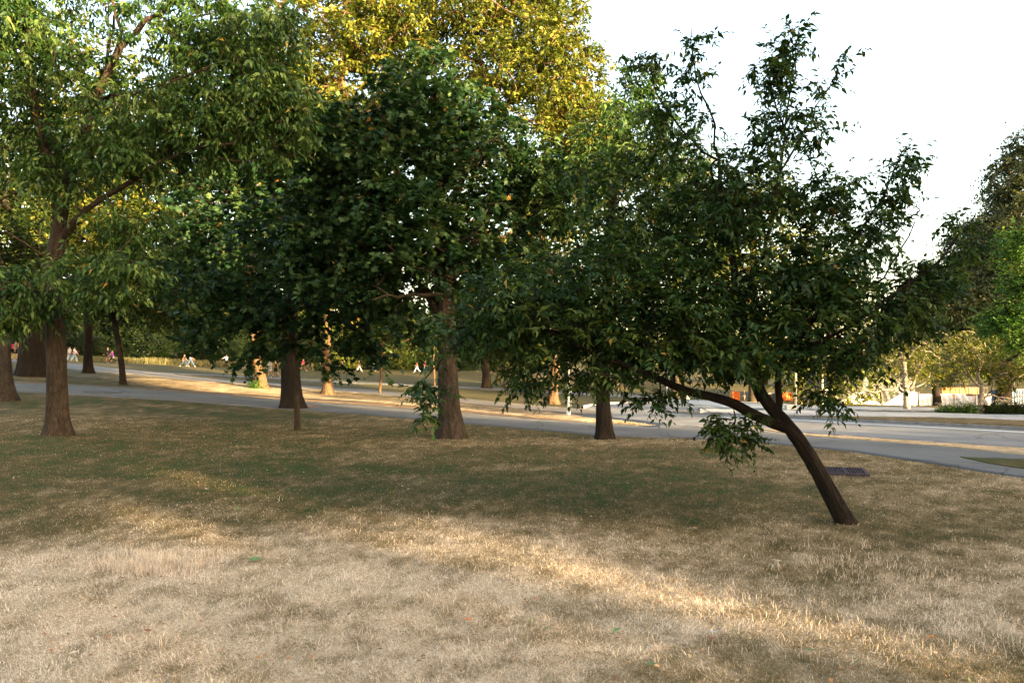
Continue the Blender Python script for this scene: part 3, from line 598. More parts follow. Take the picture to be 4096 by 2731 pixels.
ftree("thick_tree", "very thick dark trunk between the two paths at far left", 128, 1504, [(128,1400),(130,1250),(135,1050),(140,850)], .56, .4,
  [(150,800,1,420,330,5,160),(400,900,1,260,260,4,90),(-100,950,1,260,240,4,70),(350,420,2,450,330,6,150)], .30, M_LEAF_GOLD, M_BARK_SHADED, 22)
ftree("park_tree", "straight dark trunk with a patch of orange sunlight high up, by the upper path", 352, 1492, [(352,1400),(355,1250),(358,1000),(360,800)], .27, .16,
  [(380,1000,0,260,230,4,100),(620,820,0,300,260,5,120),(420,640,0,330,260,5,110),(620,1130,0,180,110,3,34)], .30, M_LEAF_BG, M_BARK_DARK, 23)
ftree("park_tree", "thin dark trunk leaning slightly left between the two paths at left", 492, 1538, [(484,1440),(468,1340),(455,1270),(450,1150),(445,1000)], .15, .09,
  [(480,1120,0,200,130,2.4,70),(640,1180,0,200,120,2.4,60),(700,1010,0,220,160,3,70),(420,1240,0,120,50,1.4,14),(760,1290,0,170,80,2,34)], .24, M_LEAF_BG, M_BARK_DARK, 24, limbs=[(((462,1310,0),(500,1250,0),(560,1180,0)), .07, .03)])
ftree("sunlit_tree", "orange sunlit trunk leaning a little left beside the upper path, sprouts at its foot", 1046, 1552, [(1040,1500),(1030,1440),(1020,1350),(1010,1200),(1000,1000)], .30, .16,
  [(900,1090,0,300,200,4,110),(1000,850,0,330,260,5,120),(800,700,0,330,260,5,120),(760,1250,0,200,100,3,50)], .28, M_LEAF_BG, M_BARK_SUNLIT, 25)
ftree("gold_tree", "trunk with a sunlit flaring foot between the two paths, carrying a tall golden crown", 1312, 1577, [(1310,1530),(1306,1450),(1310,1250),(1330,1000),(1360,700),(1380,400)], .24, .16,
  [(1400,180,0,330,260,5,190),(1200,330,0,300,260,5,120),(1600,60,1,330,260,5,190),(1500,450,2,300,230,5,100),(1300,900,2,330,260,5,90),(1330,1210,1,170,130,3,40),(1250,-120,0,500,200,6,130)], .27, M_LEAF_GOLD, M_BARK_SUNLIT, 26, flare=1.3)
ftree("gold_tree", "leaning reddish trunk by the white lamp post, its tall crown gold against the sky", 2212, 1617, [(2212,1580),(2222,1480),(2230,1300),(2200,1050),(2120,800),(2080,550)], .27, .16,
  [(2030,330,0,300,300,5,190),(2270,400,0,200,260,4,170),(2390,600,0,150,200,3.4,90),(1900,90,1,300,240,5,170),(2200,130,0,190,200,3.6,95),(2330,680,0,190,230,4,90),(2050,800,2,330,230,5,90),(2380,980,0,200,160,3,40),(2050,-120,0,260,150,4,80),(2150,1020,2,260,170,4,80),(1780,1000,4,260,200,4,80)], .27, M_LEAF_GOLD, M_BARK_SUNLIT, 27, flare=1.0,
  limbs=[(((2120,800,0),(2200,600,0),(2240,400,0)), .14, .06),(((2080,550,0),(1960,380,0),(1900,150,0)), .14, .05)])
ftree("sapling", "thin young tree beyond the upper path, left of the middle maple", 1520, 1574, [(1524,1500),(1528,1450),(1530,1380),(1530,1300)], .08, .05,
  [(1530,1270,0,150,100,2,42),(1560,1370,0,110,60,1.5,16)], .20, M_LEAF_BG, M_BARK_SUNLIT, 28, flare=.4, kind='diamond')
ftree("sapling", "thin sunlit sapling just left of the middle maple trunk", 1738, 1603, [(1738,1540),(1736,1460),(1734,1380),(1732,1280)], .055, .035,
  [(1720,1290,0,130,90,1.4,28),(1650,1380,0,130,60,1.3,20)], .18, M_LEAF_BG, M_BARK_SUNLIT, 29, flare=.2)
ftree("shade_tree", "dark trunk on the far lawn right of the middle maple", 1945, 1553, [(1945,1500),(1940,1440),(1940,1300),(1950,1100)], .36, .22,
  [(1960,1150,0,330,200,5,130),(1800,1330,0,200,100,3,40),(2080,1330,0,200,90,3,40)], .32, M_LEAF_BG, M_BARK_DARK, 30)
ftree("young_tree", "pale thin trunk in full sun on the far slope, left of its pair", 1988, 1537, [(1990,1500),(1992,1470),(1995,1400)], .10, .06, [(1990,1370,0,110,70,3,30)], .32, M_LEAF_GOLD, M_BARK_SUNLIT, 31, flare=.2)
ftree("young_tree", "brighter pale trunk in full sun on the far slope, right of its pair", 2020, 1546, [(2020,1500),(2020,1460),(2020,1380)], .14, .08, [(2060,1370,0,120,70,3,34)], .32, M_LEAF_GOLD, M_BARK_SUNLIT, 32, flare=.2)
ftree("young_tree", "small pole-thin tree on the far green slope behind the lime trunk", 2480, 1567, [(2480,1530),(2482,1500),(2484,1470)], .10, .07, [(2490,1470,0,60,40,2,16)], .30, M_LEAF_GOLD, M_BARK_SUNLIT, 33, flare=.1)

# --- right-hand side
M_BIRCH, n, b, out = newmat("birch_bark")
tc = N(n, "ShaderNodeTexCoord"); mp = N(n, "ShaderNodeMapping"); mp.inputs["Scale"].default_value = (1.2, 1.2, 7); n.links.new(tc.outputs["Object"], mp.inputs[0])
no = N(n, "ShaderNodeTexNoise", i_Scale=2.2, i_Detail=5.0, i_Roughness=.7); n.links.new(mp.outputs[0], no.inputs["Vector"])
r = ramp(n, no.outputs[0], [(.36, (.04, .03, .022)), (.46, (.20, .165, .13)), (.75, (.40, .35, .29))]); n.links.new(r.outputs[0], b.inputs["Base Color"])
b0 = drop1(3627, 1636); d = b0[1]
tree("birch_tree", "white-barked birch with a long low branch reaching left in front of the stone building", "tree", b0,
 [(PD(d,(3627,1652),(3627,1620),(3624,1560),(3618,1500),(3612,1440),(3600,1380)), .145, .10)],
 [(PD(d,(3620,1568,0),(3590,1552,0),(3540,1560,0),(3490,1568,0),(3440,1550,0),(3390,1530,0),(3375,1520,0)), .06, .025),(PD(d,(3630,1560,0),(3650,1540,0),(3680,1480,0),(3700,1440,0)), .08, .03),
  (PD(d,(3618,1540,0),(3590,1525,0),(3540,1522,0)), .04, .02),(PD(d,(3612,1440,0),(3560,1400,0),(3480,1420,0)), .05, .02),(PD(d,(3612,1460,0),(3660,1400,0),(3720,1350,0)), .05, .02),(PD(d,(3635,1570,0),(3665,1545,0),(3700,1530,0)), .04, .02)],
 BD(d,(3460,1415,0,130,45,1.4,34),(3600,1400,0,170,80,2,90),(3700,1480,0,90,50,1.2,40),(3560,1470,0,60,20,1,6),(3760,1400,0,130,70,1.6,50),(3370,1450,0,50,30,.8,7)),
 dict(kind='diamond', size=.085, m=4, k=8, L=.3, droop=.6, hang=.8), M_LEAF_BIRCH, M_BIRCH, seed=41, twig_r=.006, step=.35, flare=.25, amp=.02, tsides=30)
b0 = drop1(3926, 1650); d = b0[1]
tree("birch_tree", "many-stemmed pale birch with a peeling brown trunk among the flowering shrubs at right", "tree", b0,
 [(PD(d,(3926,1665),(3926,1640),(3924,1600),(3922,1575)), .12, .10),(PD(d,(3926,1590,0),(3924,1540,0),(3912,1500,0),(3918,1450,0),(3908,1400,0)), .075, .035),(PD(d,(3918,1545,0),(3890,1520,0),(3870,1485,0),(3862,1465,0)), .05, .03)],
 [(PD(d,(3922,1578,0),(3890,1580,0),(3872,1592,0),(3860,1560,0),(3848,1510,0),(3835,1470,0)), .055, .02),(PD(d,(3930,1590,0),(3960,1580,0),(4010,1592,0),(4060,1580,0),(4110,1588,0)), .045, .02),
  (PD(d,(3930,1600,0),(3950,1570,0),(3975,1545,0),(3968,1510,0)), .045, .02),(PD(d,(3970,1580,0),(3990,1605,0),(4060,1590,0)), .03, .015),(PD(d,(3912,1500,0),(3935,1450,0),(3930,1400,0)), .04, .02)],
 BD(d,(3850,1430,0,110,70,1.5,60),(3980,1440,0,120,90,1.6,90),(4070,1500,0,90,70,1.2,60),(3900,1360,0,130,60,1.4,45),(4040,1380,0,90,60,1,30),(3790,1500,0,70,50,1,24),(4120,1430,0,100,100,1.2,40)),
 dict(kind='diamond', size=.085, m=4, k=8, L=.3, droop=.5, hang=.8), M_LEAF_BIRCH, M_BIRCH, seed=43, twig_r=.006, step=.35, flare=.3, amp=.02, tsides=30)
ftree("linden_tree", "dark-trunked round tree behind the white hoarding at right", 3748, 1622, [(3746,1580),(3742,1540),(3745,1480)], .5, .35,
  [(3740,1440,0,140,80,4,110),(3640,1450,0,110,70,4,60),(3860,1440,0,110,80,4,60)], .34, M_LEAF_GOLD, M_BARK_DARK, 44, flare=.2)
ftree("feathery_tree", "tall grey-green feathery tree at the right edge, lit at the top", 4010, 1640, [(4020,1500),(4030,1300),(4040,1100),(4050,900),(4080,700)], .4, .2,
  [(4060,760,0,110,160,3,150),(3960,980,0,150,160,3.5,230),(3850,1160,0,180,150,3.5,260),(4060,1080,1,200,240,4,240),(3720,1260,0,170,120,3,170),(3950,1330,0,240,90,3.5,200),(4100,600,0,70,90,2,50),(3640,1330,0,170,60,2,90),(3560,1340,0,120,60,2,50)], .21, M_LEAF_WILLOW, M_BARK_DARK, 45, kind='diamond', hang=.5, k=9, L=.9)
# bright lime-green tree standing just outside the right edge
b0 = np.array([14.6, 20.5, zf(14.6, 20.5)]); d = 20.5
tree("locust_tree", "fresh lime-green foliage in layered sprays entering at the right edge", "tree", b0,
 [(np.vstack([b0 - (0, 0, .1), PD(d,(4330,1500),(4310,1300),(4290,1050),(4280,800))]), .2, .1)],
 [(PD(d,(4310,1330,0),(4200,1390,0),(4080,1420,0),(4000,1450,0)), .06, .02),(PD(d,(4300,1200,0),(4150,1160,0),(4030,1150,0)), .06, .02),(PD(d,(4290,1050,0),(4180,960,0),(4060,920,0)), .06, .02)],
 BD(d,(4050,1260,0,100,60,1,60),(4000,1300,0,70,50,.8,30),(4080,950,0,80,45,.9,36),(4060,1010,0,60,40,.7,20),(4110,1130,0,80,60,1,40),(4090,1370,0,90,40,1,30),(4250,1150,0,200,330,2,160)),
 dict(kind='diamond', size=.085, m=5, k=10, L=.45, droop=.25, hang=.2), M_LEAF_LIME, M_BARK_DARK, seed=46, twig_r=.006, step=.4, flare=.6, tsides=30)

# --- golden wood behind the leaning tree
gw = [("round golden-topped tree behind the leaning tree, left of the notch of sky", 2700, 1588, 2700, 760, .30),("golden-topped tree rising behind the upper right of the leaning crown", 3010, 1592, 3010, 820, .30),
      ("rounded sunlit tree low behind the right side of the leaning crown", 3330, 1585, 3320, 1150, .30)]
for i, (lb, bx, by, cx_, cy_, sz) in enumerate(gw):
    b0 = drop1(bx, by); d = min(b0[1], 95); b0 = np.array([(bx - CX) / F * d, d, zf((bx - CX) / F * d, d)])
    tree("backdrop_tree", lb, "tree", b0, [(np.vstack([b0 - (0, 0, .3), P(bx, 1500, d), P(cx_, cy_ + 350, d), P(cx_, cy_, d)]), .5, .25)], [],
      BD(d,(cx_,cy_,0,190,150,6,110),(cx_-130,cy_+230,0,200,170,6,110),(cx_+150,cy_+220,0,200,160,6,110),(cx_,cy_+430,0,270,170,7,100)), dict(kind='diamond', size=.42, m=4, k=8, L=1.3, droop=.2, hang=.35), M_LEAF_GOLD, M_BARK, seed=60 + i, twig_r=.03, step=1.6, flare=.2, tsides=16, tstep=.6, group=None)

# --- background wood: prototypes copied with their parts
def proto_bg(name, h, wd, seed, lm, size, n=150):
    b0 = np.zeros(3)
    return tree(name, "x", "tree", b0, [(np.array([(0, 0, -.4), (0, 0, h * .2), (.2, .1, h * .45), (.1, 0, h * .75)]), .035 * h, .012 * h)], [],
      [((0, 0, h * .45), (wd, wd, h * .22), n), ((wd * .3, 0, h * .7), (wd * .75, wd * .75, h * .2), int(n * .7)), ((-wd * .35, .1, h * .62), (wd * .7, wd * .7, h * .2), int(n * .6)), ((0, 0, h * .88), (wd * .4, wd * .4, h * .12), int(n * .35)), ((0, 0, h * .25), (wd * .85, wd * .85, h * .1), int(n * .4))],
      dict(kind='diamond', size=size, m=4, k=8, L=size * 3, droop=.2, hang=.35), lm, M_BARK_DARK, seed=seed, twig_r=.02, step=1.2, flare=.4, tsides=14, tstep=.5)
def copy_tree(o, loc, rz, sc, label, group=None, name=None):
    c = o.copy(); COL.objects.link(c); c.location = [float(v) for v in loc]; c.rotation_euler = (0, 0, rz); c.scale = (sc,) * 3; c["label"] = label
    if group: c["group"] = group
    for ch in o.children:
        k = ch.copy(); COL.objects.link(k); k.parent = c
    return c
PT = [proto_bg("woodland_tree", 12, 4.6, 71, M_LEAF_SHADED, .34), proto_bg("woodland_tree", 12, 4.0, 72, M_LEAF_GOLD, .34), proto_bg("woodland_tree", 12, 5.0, 73, M_LEAF_SHADED, .40)]
wood = [(-150,118,16,0),(60,122,13,0),(230,112,11,2),(420,118,14,0),(560,108,8.5,2),(700,120,15,1),(860,114,9,0),(980,124,13,2),(1120,118,10,0),(1230,126,15,1),(1380,120,9,2),(1520,124,14,1),(1680,120,9,1),(1830,128,14,0),(1980,126,10,2),(2120,134,14,1),
        (2280,165,15,0),(2420,170,13,2),(2560,178,14,1),(2720,180,13,0),(2880,176,14,2),(3060,178,12,0),(3240,172,13,2),(3420,165,9,0),(3600,170,11,1),(3800,172,10,0),(3960,176,11,2),(4120,170,12,1)]
used = set(); words = ["far left","next after the far left one","left of the orange-lit patch","behind the striding couple","low and bushy","tall with a yellowed crown","low behind the man with one arm out","tall behind the two dark walkers"]
for i, (px, d, h, k) in enumerate(wood):
    x = (px - CX) / F * d; loc = (x, d, zf(x, d) - .1); o = PT[k]; sc = h / 12
    side = "left part" if px < 1300 else ("middle" if px < 2300 else "right part")
    lb = "dense leafy tree in the %s of the wood beyond the walkers" % side if px < 2200 else "distant tree on the far slope behind the road, in the %s of the view" % side
    gr = "trees of the far wood, " + side + (" behind the walkers" if px < 2200 else " across the road")
    if k in used: copy_tree(o, loc, i * 1.3, sc, lb, gr)
    else:
        used.add(k); o.location = [float(v) for v in loc]; o.scale = (sc,) * 3; o["label"] = lb; o["group"] = gr

# bushes along the wood edge
def bush(name, label, loc, w_, dp, h, n, size, lm, seed, group=None):
    loc = np.asarray(loc, float); r = np.random.default_rng(seed)
    tr = [(np.array([loc - (0, 0, .1), loc + (0, 0, h * .2), loc + (.05, 0, h * .5)]), .03 * h, .015 * h)]
    return tree(name, label, "shrub", loc, tr, [], [(loc + (0, 0, h * .5), (w_ / 2, dp / 2, h * .48), n), (loc + (0, 0, h * .22), (w_ / 2 * 1.02, dp / 2, h * .2), n // 2)],
      dict(kind='diamond', size=size, m=4, k=7, L=size * 3, droop=.15, hang=.2), lm, M_BARK_DARK, seed=seed, twig_r=.006, step=.4, flare=.1, tsides=8, tstep=.3, group=group)
B1 = bush("shrub", "x", (0, 0, 0), 6, 4, 3.4, 130, .2, M_LEAF_SHADED, 81); B2 = bush("shrub", "x", (0, 0, 0), 5, 4, 2.6, 110, .2, M_LEAF_GOLD, 82)
for i, px in enumerate(range(-60, 2240, 92)):
    yb = np.interp(px, [0, 440, 900, 1300, 2100], [1432, 1449, 1470, 1483, 1487]); p0 = drop1(px, yb - 1.0); dd = p0[1] + 5; x = (px - CX) / F * dd
    src = (B2 if i in (15, 16, 18) else B1); gr = "understorey bushes at the edge of the wood"
    lb = "leafy bush in the hedge-like edge of the wood behind the walkers"
    loc = (x, dd, zf(x, dd) - .05); sc = .8 + .5 * ((i * 37) % 10) / 10
    if src.get("group"): copy_tree(src, loc, i * 2.1, sc, lb, gr)
    else: src.location = [float(v) for v in loc]; src["label"] = lb; src["group"] = gr

for i, px in enumerate(range(-140, 2000, 118)):
    yb = np.interp(px, [0, 440, 900, 1300, 2100], [1432, 1449, 1470, 1483, 1487]); p0 = drop1(px, yb - 1.0); dd = p0[1] + 10 + 2 * (i % 3); x = (px - CX) / F * dd
    copy_tree(PT[(0, 2)[i % 2]], (x, dd, zf(x, dd) - 1.2), i * 1.7, .62 + .08 * (i % 4), "dark tree in the front row of the wood, just behind the edge bushes", "front row of the dark wood")

# ------------------------------------------------------------------ unseen trees added on the sun side to shade the lawn
HS = np.array([math.sin(SUN_AZ), math.cos(SUN_AZ)]); HT = np.array([-HS[1], HS[0]])      # toward sun, across
def shade_tree(u, s, h, wd, seed, z0f=.12, label="", n=150):
    x, y = HS * s + HT * u; z = float(zf(x, y)); b0 = np.array([x, y, z])
    return tree("park_tree", label, "tree", b0, [(b0 + np.array([(0, 0, -.3), (0, 0, h * .3), (.1, .1, h * .6), (0, 0, h * .85)]), .03 * h, .01 * h)], [],
      [(b0 + (0, 0, h * (z0f + (1 - z0f) * .3)), (wd, wd, h * (1 - z0f) * .33), n), (b0 + (0, 0, h * (z0f + (1 - z0f) * .68)), (wd * .9, wd * .9, h * (1 - z0f) * .33), n)],
      dict(kind='diamond', size=.42, m=5, k=8, L=1.1, droop=.2, hang=.3), M_LEAF_BG, M_BARK_DARK, seed=seed, twig_r=.02, step=1.2, flare=.5, tsides=12, tstep=.6)
# ================================================================== UNSEEN TREES ADDED OUT OF FRAME FOR SHADE
SH = [(-22,36,17,6,.05,200),(-12.5,38,17,5.6,.05,260),(-4.4,36,17,4.4,.05,260),(.6,37,15,3.9,.04,170),(4.2,38,17,3.8,.48,280),(9.4,36,17,4.25,.03,360),(15.3,38,14.5,3.7,.05,300),(20.7,38,7.1,3.0,.03,320),(26.4,40,8.7,4.0,.03,320),(32.7,40,9.6,4.0,.04,260),(31.5,3,14,4.2,.56,240),
  (48,22,25,7.5,.05,260),(60,20,26,7.5,.05,260),(73,22,25,7.5,.05,260)]
for i, (u, s, h, wd, z0f, nn) in enumerate(SH):
    shade_tree(u, s, h, wd, 200 + i, z0f, n=nn, label="unseen leafy tree added out of frame to block low sun from the lawn")["group"] = "unseen trees added to block the sun"
# ================================================================== GRASS
M_GRASS, n, b, out = newmat("grass_blade")
at = N(n, "ShaderNodeAttribute", attribute_name="tint")
r = ramp(n, at.outputs["Fac"], [(0.0, (0.058, 0.068, 0.022)), (0.3, (0.150, 0.120, 0.052)), (0.6, (0.34, 0.265, 0.165)), (0.85, (0.58, 0.465, 0.345)), (1.0, (0.78, 0.67, 0.55))])
n.links.new(r.outputs[0], b.inputs["Base Color"]); b.inputs["Roughness"].default_value = .7
tr = N(n, "ShaderNodeBsdfTranslucent"); n.links.new(r.outputs[0], tr.inputs[0]); mx = N(n, "ShaderNodeMixShader"); mx.inputs[0].default_value = .25
n.links.new(b.outputs[0], mx.inputs[1]); n.links.new(tr.outputs[0], mx.inputs[2]); n.links.new(mx.outputs[0], out.inputs[0])

def masked(x, y, z):
    px = x / y * F + CX; py = HY - (z - CZ) / y * F; m = np.zeros(len(x), bool)
    for c in MASKS: m |= (px > c[0][0]) & (px < c[-1][0]) & (py > interp_cols(c, px, 1) - 1) & (py < interp_cols(c, px, 2) + 1)
    return m
def blades(name, x, y, h, wd, lean, tint, kind="stuff", up=0.0, mat=None, check=True, comb=False):
    z = zf(x, y) + up
    if check:
        k = ~masked(x, y, z); x, y, z, h, wd, lean, tint = (q[k] for q in (x, y, z, h, wd, lean, tint))
    m = len(x); a = rng.uniform(0, 2 * math.pi, m)
    if comb: a = 9.0 * fbm(x / .5, y / .5, 91, 3) + rng.normal(0, 1.3, m)
    dr = np.stack([np.cos(a), np.sin(a), 0 * a], 1); b_ = rng.uniform(0, math.pi, m); sd = np.stack([np.cos(b_), np.sin(b_), 0 * a], 1)
    base = np.stack([x, y, z - .003], 1); sl, cl = np.sin(lean), np.cos(lean); upv = np.array([0, 0, 1.0])
    mid = base + dr * (h * .5 * sl * .7)[:, None] + upv * (h * .55 * cl + .004)[:, None]
    tip = base + dr * (h * sl)[:, None] + upv * (h * cl * rng.uniform(.75, 1.0, m) + .004)[:, None]
    W2 = (wd / 2)[:, None] * sd; V = np.stack([base - W2, base + W2, mid + W2 * .75, mid - W2 * .75, tip], 1).reshape(-1, 3); o = (np.arange(m) * 5)[:, None]
    ob = mk(name, V, [np.array([[0, 1, 2, 3]]) + o, np.array([[3, 2, 4]]) + o], mat or M_GRASS, attr={"tint": np.repeat(np.clip(tint, 0, 1), 5)})
    tag(ob, kind=kind); return ob
nb = 520000
rr = np.exp(rng.uniform(math.log(3.1), math.log(26), nb)); an = rng.uniform(-math.radians(38), math.radians(38), nb); x, y = rr * np.sin(an), rr * np.cos(an)
dr = dry_and_light(x, y); clump = fbm(x / .12, y / .12, 77, 2)
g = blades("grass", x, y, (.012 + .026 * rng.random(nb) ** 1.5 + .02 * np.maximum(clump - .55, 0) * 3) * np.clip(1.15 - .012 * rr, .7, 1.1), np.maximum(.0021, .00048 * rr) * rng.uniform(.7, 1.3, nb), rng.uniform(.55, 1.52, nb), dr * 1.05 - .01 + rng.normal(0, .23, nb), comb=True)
tag(g, "short sun-bleached lawn grass covering the whole foreground and the shaded ground under the trees", "grass")
# taller straw tufts
TX, TY = [], []
def tufts(cx, cy, rx, ry, nt_, per):
    px = rng.normal(cx, rx, nt_); py = np.clip(rng.normal(cy, ry, nt_), 1860, 2720); B = drop(px, py)
    for q in B:
        k = rng.integers(per // 2, per + 1); TX.append(q[0] + rng.normal(0, .035, k)); TY.append(q[1] + rng.normal(0, .035, k))
tufts(620,2255,130,26,150,18); tufts(560,2270,90,18,60,16); tufts(820,2230,40,15,14,10); tufts(250,2230,120,30,16,8); tufts(1300,2350,260,40,34,7); tufts(3450,2260,220,28,70,8); tufts(3650,2330,220,40,60,8)
tufts(3900,2520,170,50,80,10); tufts(3250,2430,220,50,50,7); tufts(2750,2320,160,35,26,7); tufts(2100,2250,900,60,50,6); tufts(2000,2500,1300,130,90,6); tufts(1200,2120,500,50,40,7); tufts(3250,2190,300,15,30,7); tufts(2900,2560,700,70,60,7)
x = np.concatenate(TX); y = np.concatenate(TY); k = len(x)
g = blades("straw_tufts", x, y, np.where(np.arange(k) < 3200, rng.uniform(.05, .115, k), rng.uniform(.03, .085, k)), rng.uniform(.0025, .0045, k), rng.uniform(.1, 1.0, k), rng.uniform(.7, 1.05, k))
tag(g, "pale dead straw stalks standing up in loose tufts out of the short lawn", "grass")
# weeds fringe along the wood
xs = rng.uniform(-80, 760, 9000); yb = np.interp(xs, [0, 440, 900], [1434, 1450, 1470]) - rng.uniform(0, 3, 9000); B = drop(xs, yb); B[:, 1] += rng.uniform(.3, 2.5, 9000); B[:, 0] = (xs - CX) / F * B[:, 1]; k = 9000
g = blades("dry_weeds", B[:, 0], B[:, 1], rng.uniform(.3, .95, k), rng.uniform(.03, .07, k), rng.uniform(.02, .6, k), np.where(xs < 700, rng.uniform(.0, .26, k), rng.uniform(0, .3, k)), check=False)
tag(g, "fringe of tall brown dried weeds along the foot of the dark wood at left", "weeds")
xs = rng.uniform(560, 1250, 6000); k = 6000; yb = np.interp(xs, [440, 900, 1300], [1450, 1470, 1482]) - rng.uniform(0, 2, k); B = drop(xs, yb); B[:, 1] += rng.uniform(.3, 2.5, k); B[:, 0] = (xs - CX) / F * B[:, 1]
g = blades("green_weeds", B[:, 0], B[:, 1], rng.uniform(.4, 1.1, k), rng.uniform(.04, .09, k), rng.uniform(.02, .7, k), rng.uniform(0, .28, k), check=False)
tag(g, "fringe of tall green weeds at the foot of the wood behind the striding walkers", "weeds")

# fallen leaves one can point at
def fl(nm, c): return simple(nm, c, .6, .3, .25, 40.0)
M_FO, M_FR, M_FG, M_FP, M_FB = fl("leaf_fallen_orange", (.42,.16,.05)), fl("leaf_fallen_rust", (.22,.08,.04)), fl("leaf_fallen_green", (.10,.17,.06)), fl("leaf_fallen_pale", (.55,.45,.32)), fl("leaf_fallen_grey", (.42,.45,.48))
FL = [(345,1927,M_FP,.07,"pale curled fallen leaf near the left edge of the lawn, in the thin sunlit band"),(827,1966,M_FP,.10,"large pinkish-tan curled fallen leaf alone on the shaded lawn below the broad trunk"),(958,2040,M_FG,.09,"dark green fallen leaf at the upper edge of the sunny band"),
 (1005,2255,M_FG,.10,"broad green fallen leaf beside an orange one, right of the straw tuft"),(1030,2245,M_FO,.06,"orange fallen leaf touching a broad green one, right of the straw tuft"),(321,2483,M_FO,.05,"orange fallen leaf in the pale patch, lower left"),
 (589,2546,M_FR,.05,"rust-brown fallen leaf, lower left of the photo"),(315,2626,M_FP,.05,"whitish scrap of leaf at the bottom left"),(604,2385,M_FG,.05,"small green upright leaf below the big straw tuft"),(494,2328,M_FR,.04,"small red-brown leaf just under the straw tuft"),
 (1238,2640,M_FO,.05,"orange leaf at the bottom edge, left of centre"),(2804,2401,M_FO,.08,"yellow-orange leaf lying in the sunny band at lower right"),(2857,2572,M_FR,.06,"rust-orange leaf below the sunny band, right of the centre"),(3214,2622,M_FG,.07,"green pointed leaf at the bottom right"),
 (3505,2638,M_FP,.05,"pale tan leaf at the bottom right, right of the green pointed one"),(3107,2254,M_FP,.07,"dry tan leaf on shaded grass left of the leaning trunk's straw patch"),(3402,2283,M_FR,.05,"dark brown upright leaf among the straw stalks at right"),
 (3752,2569,M_FO,.06,"golden leaf in the sunny straw near the right edge"),(2838,2545,M_FB,.05,"bluish-grey scrap above the rust-orange leaf"),(2150,2420,M_FO,.055,"orange leaf alone near the bottom centre"),(2481,2533,M_FG,.07,"green leaf pair near the bottom centre, left of the rust one"),
 (2590,2680,M_FG,.05,"small green leaf at the very bottom, right of centre"),(1400,2110,M_FG,.06,"small green leaf on the sunlit crest of the lawn"),(1215,1895,M_FP,.06,"tiny pale leaf on the dark lawn below the slim tree"),(1870,2500,M_FO,.045,"tiny orange leaf in the centre of the pale foreground")]
for i, (px, py, mt, sz, lb) in enumerate(FL):
    q = drop1(px, py); sz *= 1.15; a = i * 2.4; tv, f3, f4 = LEAVES['maple' if i % 3 == 0 else 'oval']
    ax = np.array([[math.cos(a), math.sin(a), .15]]); V, fs, k = leaf_geo(q[None] + (0, 0, .034), ax, np.array([[.15, .1, 1.0]]), np.array([sz]), 'maple' if i % 3 == 0 else 'oval', rng)
    o = mk("fallen_leaf", V, fs, mt, loc=q); tag(o, lb, "leaf", "fallen leaves on the lawn")
k = 2600; rr = np.exp(rng.uniform(math.log(4), math.log(26), k)); an = rng.uniform(-.62, .62, k); x, y = rr * np.sin(an), rr * np.cos(an); z = zf(x, y) + .02; mm = ~masked(x, y, z); x, y, z = x[mm], y[mm], z[mm]; k = len(x)
a = rng.uniform(0, 6.28, k); V, fs, kv = leaf_geo(np.stack([x, y, z], 1), np.stack([np.cos(a), np.sin(a), rng.normal(0, .2, k)], 1), np.stack([rng.normal(0, .3, k), rng.normal(0, .3, k), np.ones(k)], 1), rng.uniform(.012, .04, k), 'diamond', rng)
M_LIT, n, b, out = newmat("leaf_litter"); at = N(n, "ShaderNodeAttribute", attribute_name="tint"); r = ramp(n, at.outputs["Fac"], [(0, (.10,.06,.03)), (.4, (.30,.14,.06)), (.7, (.36,.27,.16)), (1, (.10,.15,.05))]); n.links.new(r.outputs[0], b.inputs["Base Color"])
tag(mk("leaf_litter", V, fs, M_LIT, attr={"tint": np.repeat(rng.random(k), kv)}), "tiny brown scraps of leaves sprinkled all over the lawn", "leaves", kind="stuff")

# ================================================================== GROUND FITTINGS
q = drop1(3378, 1890); rz = math.radians(-18); gl = empty("drain_grate", q, "rusty purple-grey slotted drain grate sunk in the dry lawn right of the leaning trunk", "drain grate", rz=rz)
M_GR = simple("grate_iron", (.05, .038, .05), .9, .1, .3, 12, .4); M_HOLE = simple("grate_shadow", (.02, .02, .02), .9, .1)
tiltg = float(zf(q[0], q[1] + .4) - zf(q[0], q[1] - .4)) / .8; gl.rotation_euler = (math.atan(tiltg), 0, rz); gl.scale = (.88, .88, 1)
mk("frame", *join([box(0, .43, .02, .74, .06, .04), box(0, -.43, .02, .74, .06, .04), box(.34, 0, .02, .06, .8, .04), box(-.34, 0, .02, .06, .8, .04), box(0, 0, .0205, .035, .8, .038)]), M_GR, gl)
for i in range(13): mk("bar", *box(-.276 + i * .046, 0, .018, .017, .80, .03), M_GR, gl)
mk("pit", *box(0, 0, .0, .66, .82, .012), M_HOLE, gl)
q = drop1(1232, 1624, .02); M_MAN = simple("manhole_iron", (.09, .06, .05), .6, .4, .3, 14, .4)
def disc(r_, z, k=28, h=.02): 
    a = np.arange(k) / k * 6.2832; return np.concatenate([np.stack([np.cos(a) * r_, np.sin(a) * r_, a * 0 + z + h], 1), np.stack([np.cos(a) * r_, np.sin(a) * r_, a * 0 + z - .05], 1)]), [list(range(k))] + [[i, i + k, (i + 1) % k + k, (i + 1) % k] for i in range(k)]
mh = empty("manhole_cover", q, "round rusty manhole cover in the near path just right of the broad trunk", "manhole cover"); mk("rim", *disc(.42, 0, h=.012), M_MAN, mh); mk("lid", *disc(.36, 0, h=.022), M_MAN, mh)
strip("asphalt_patch", [(330,1566,1567),(372,1562,1571),(430,1563,1573),(490,1569,1572)], simple("asphalt_patch", (.07, .07, .075), .9, .2, .3, 5, .4), up=.03, mask=False, rows=3, wob=.3, dx=8)
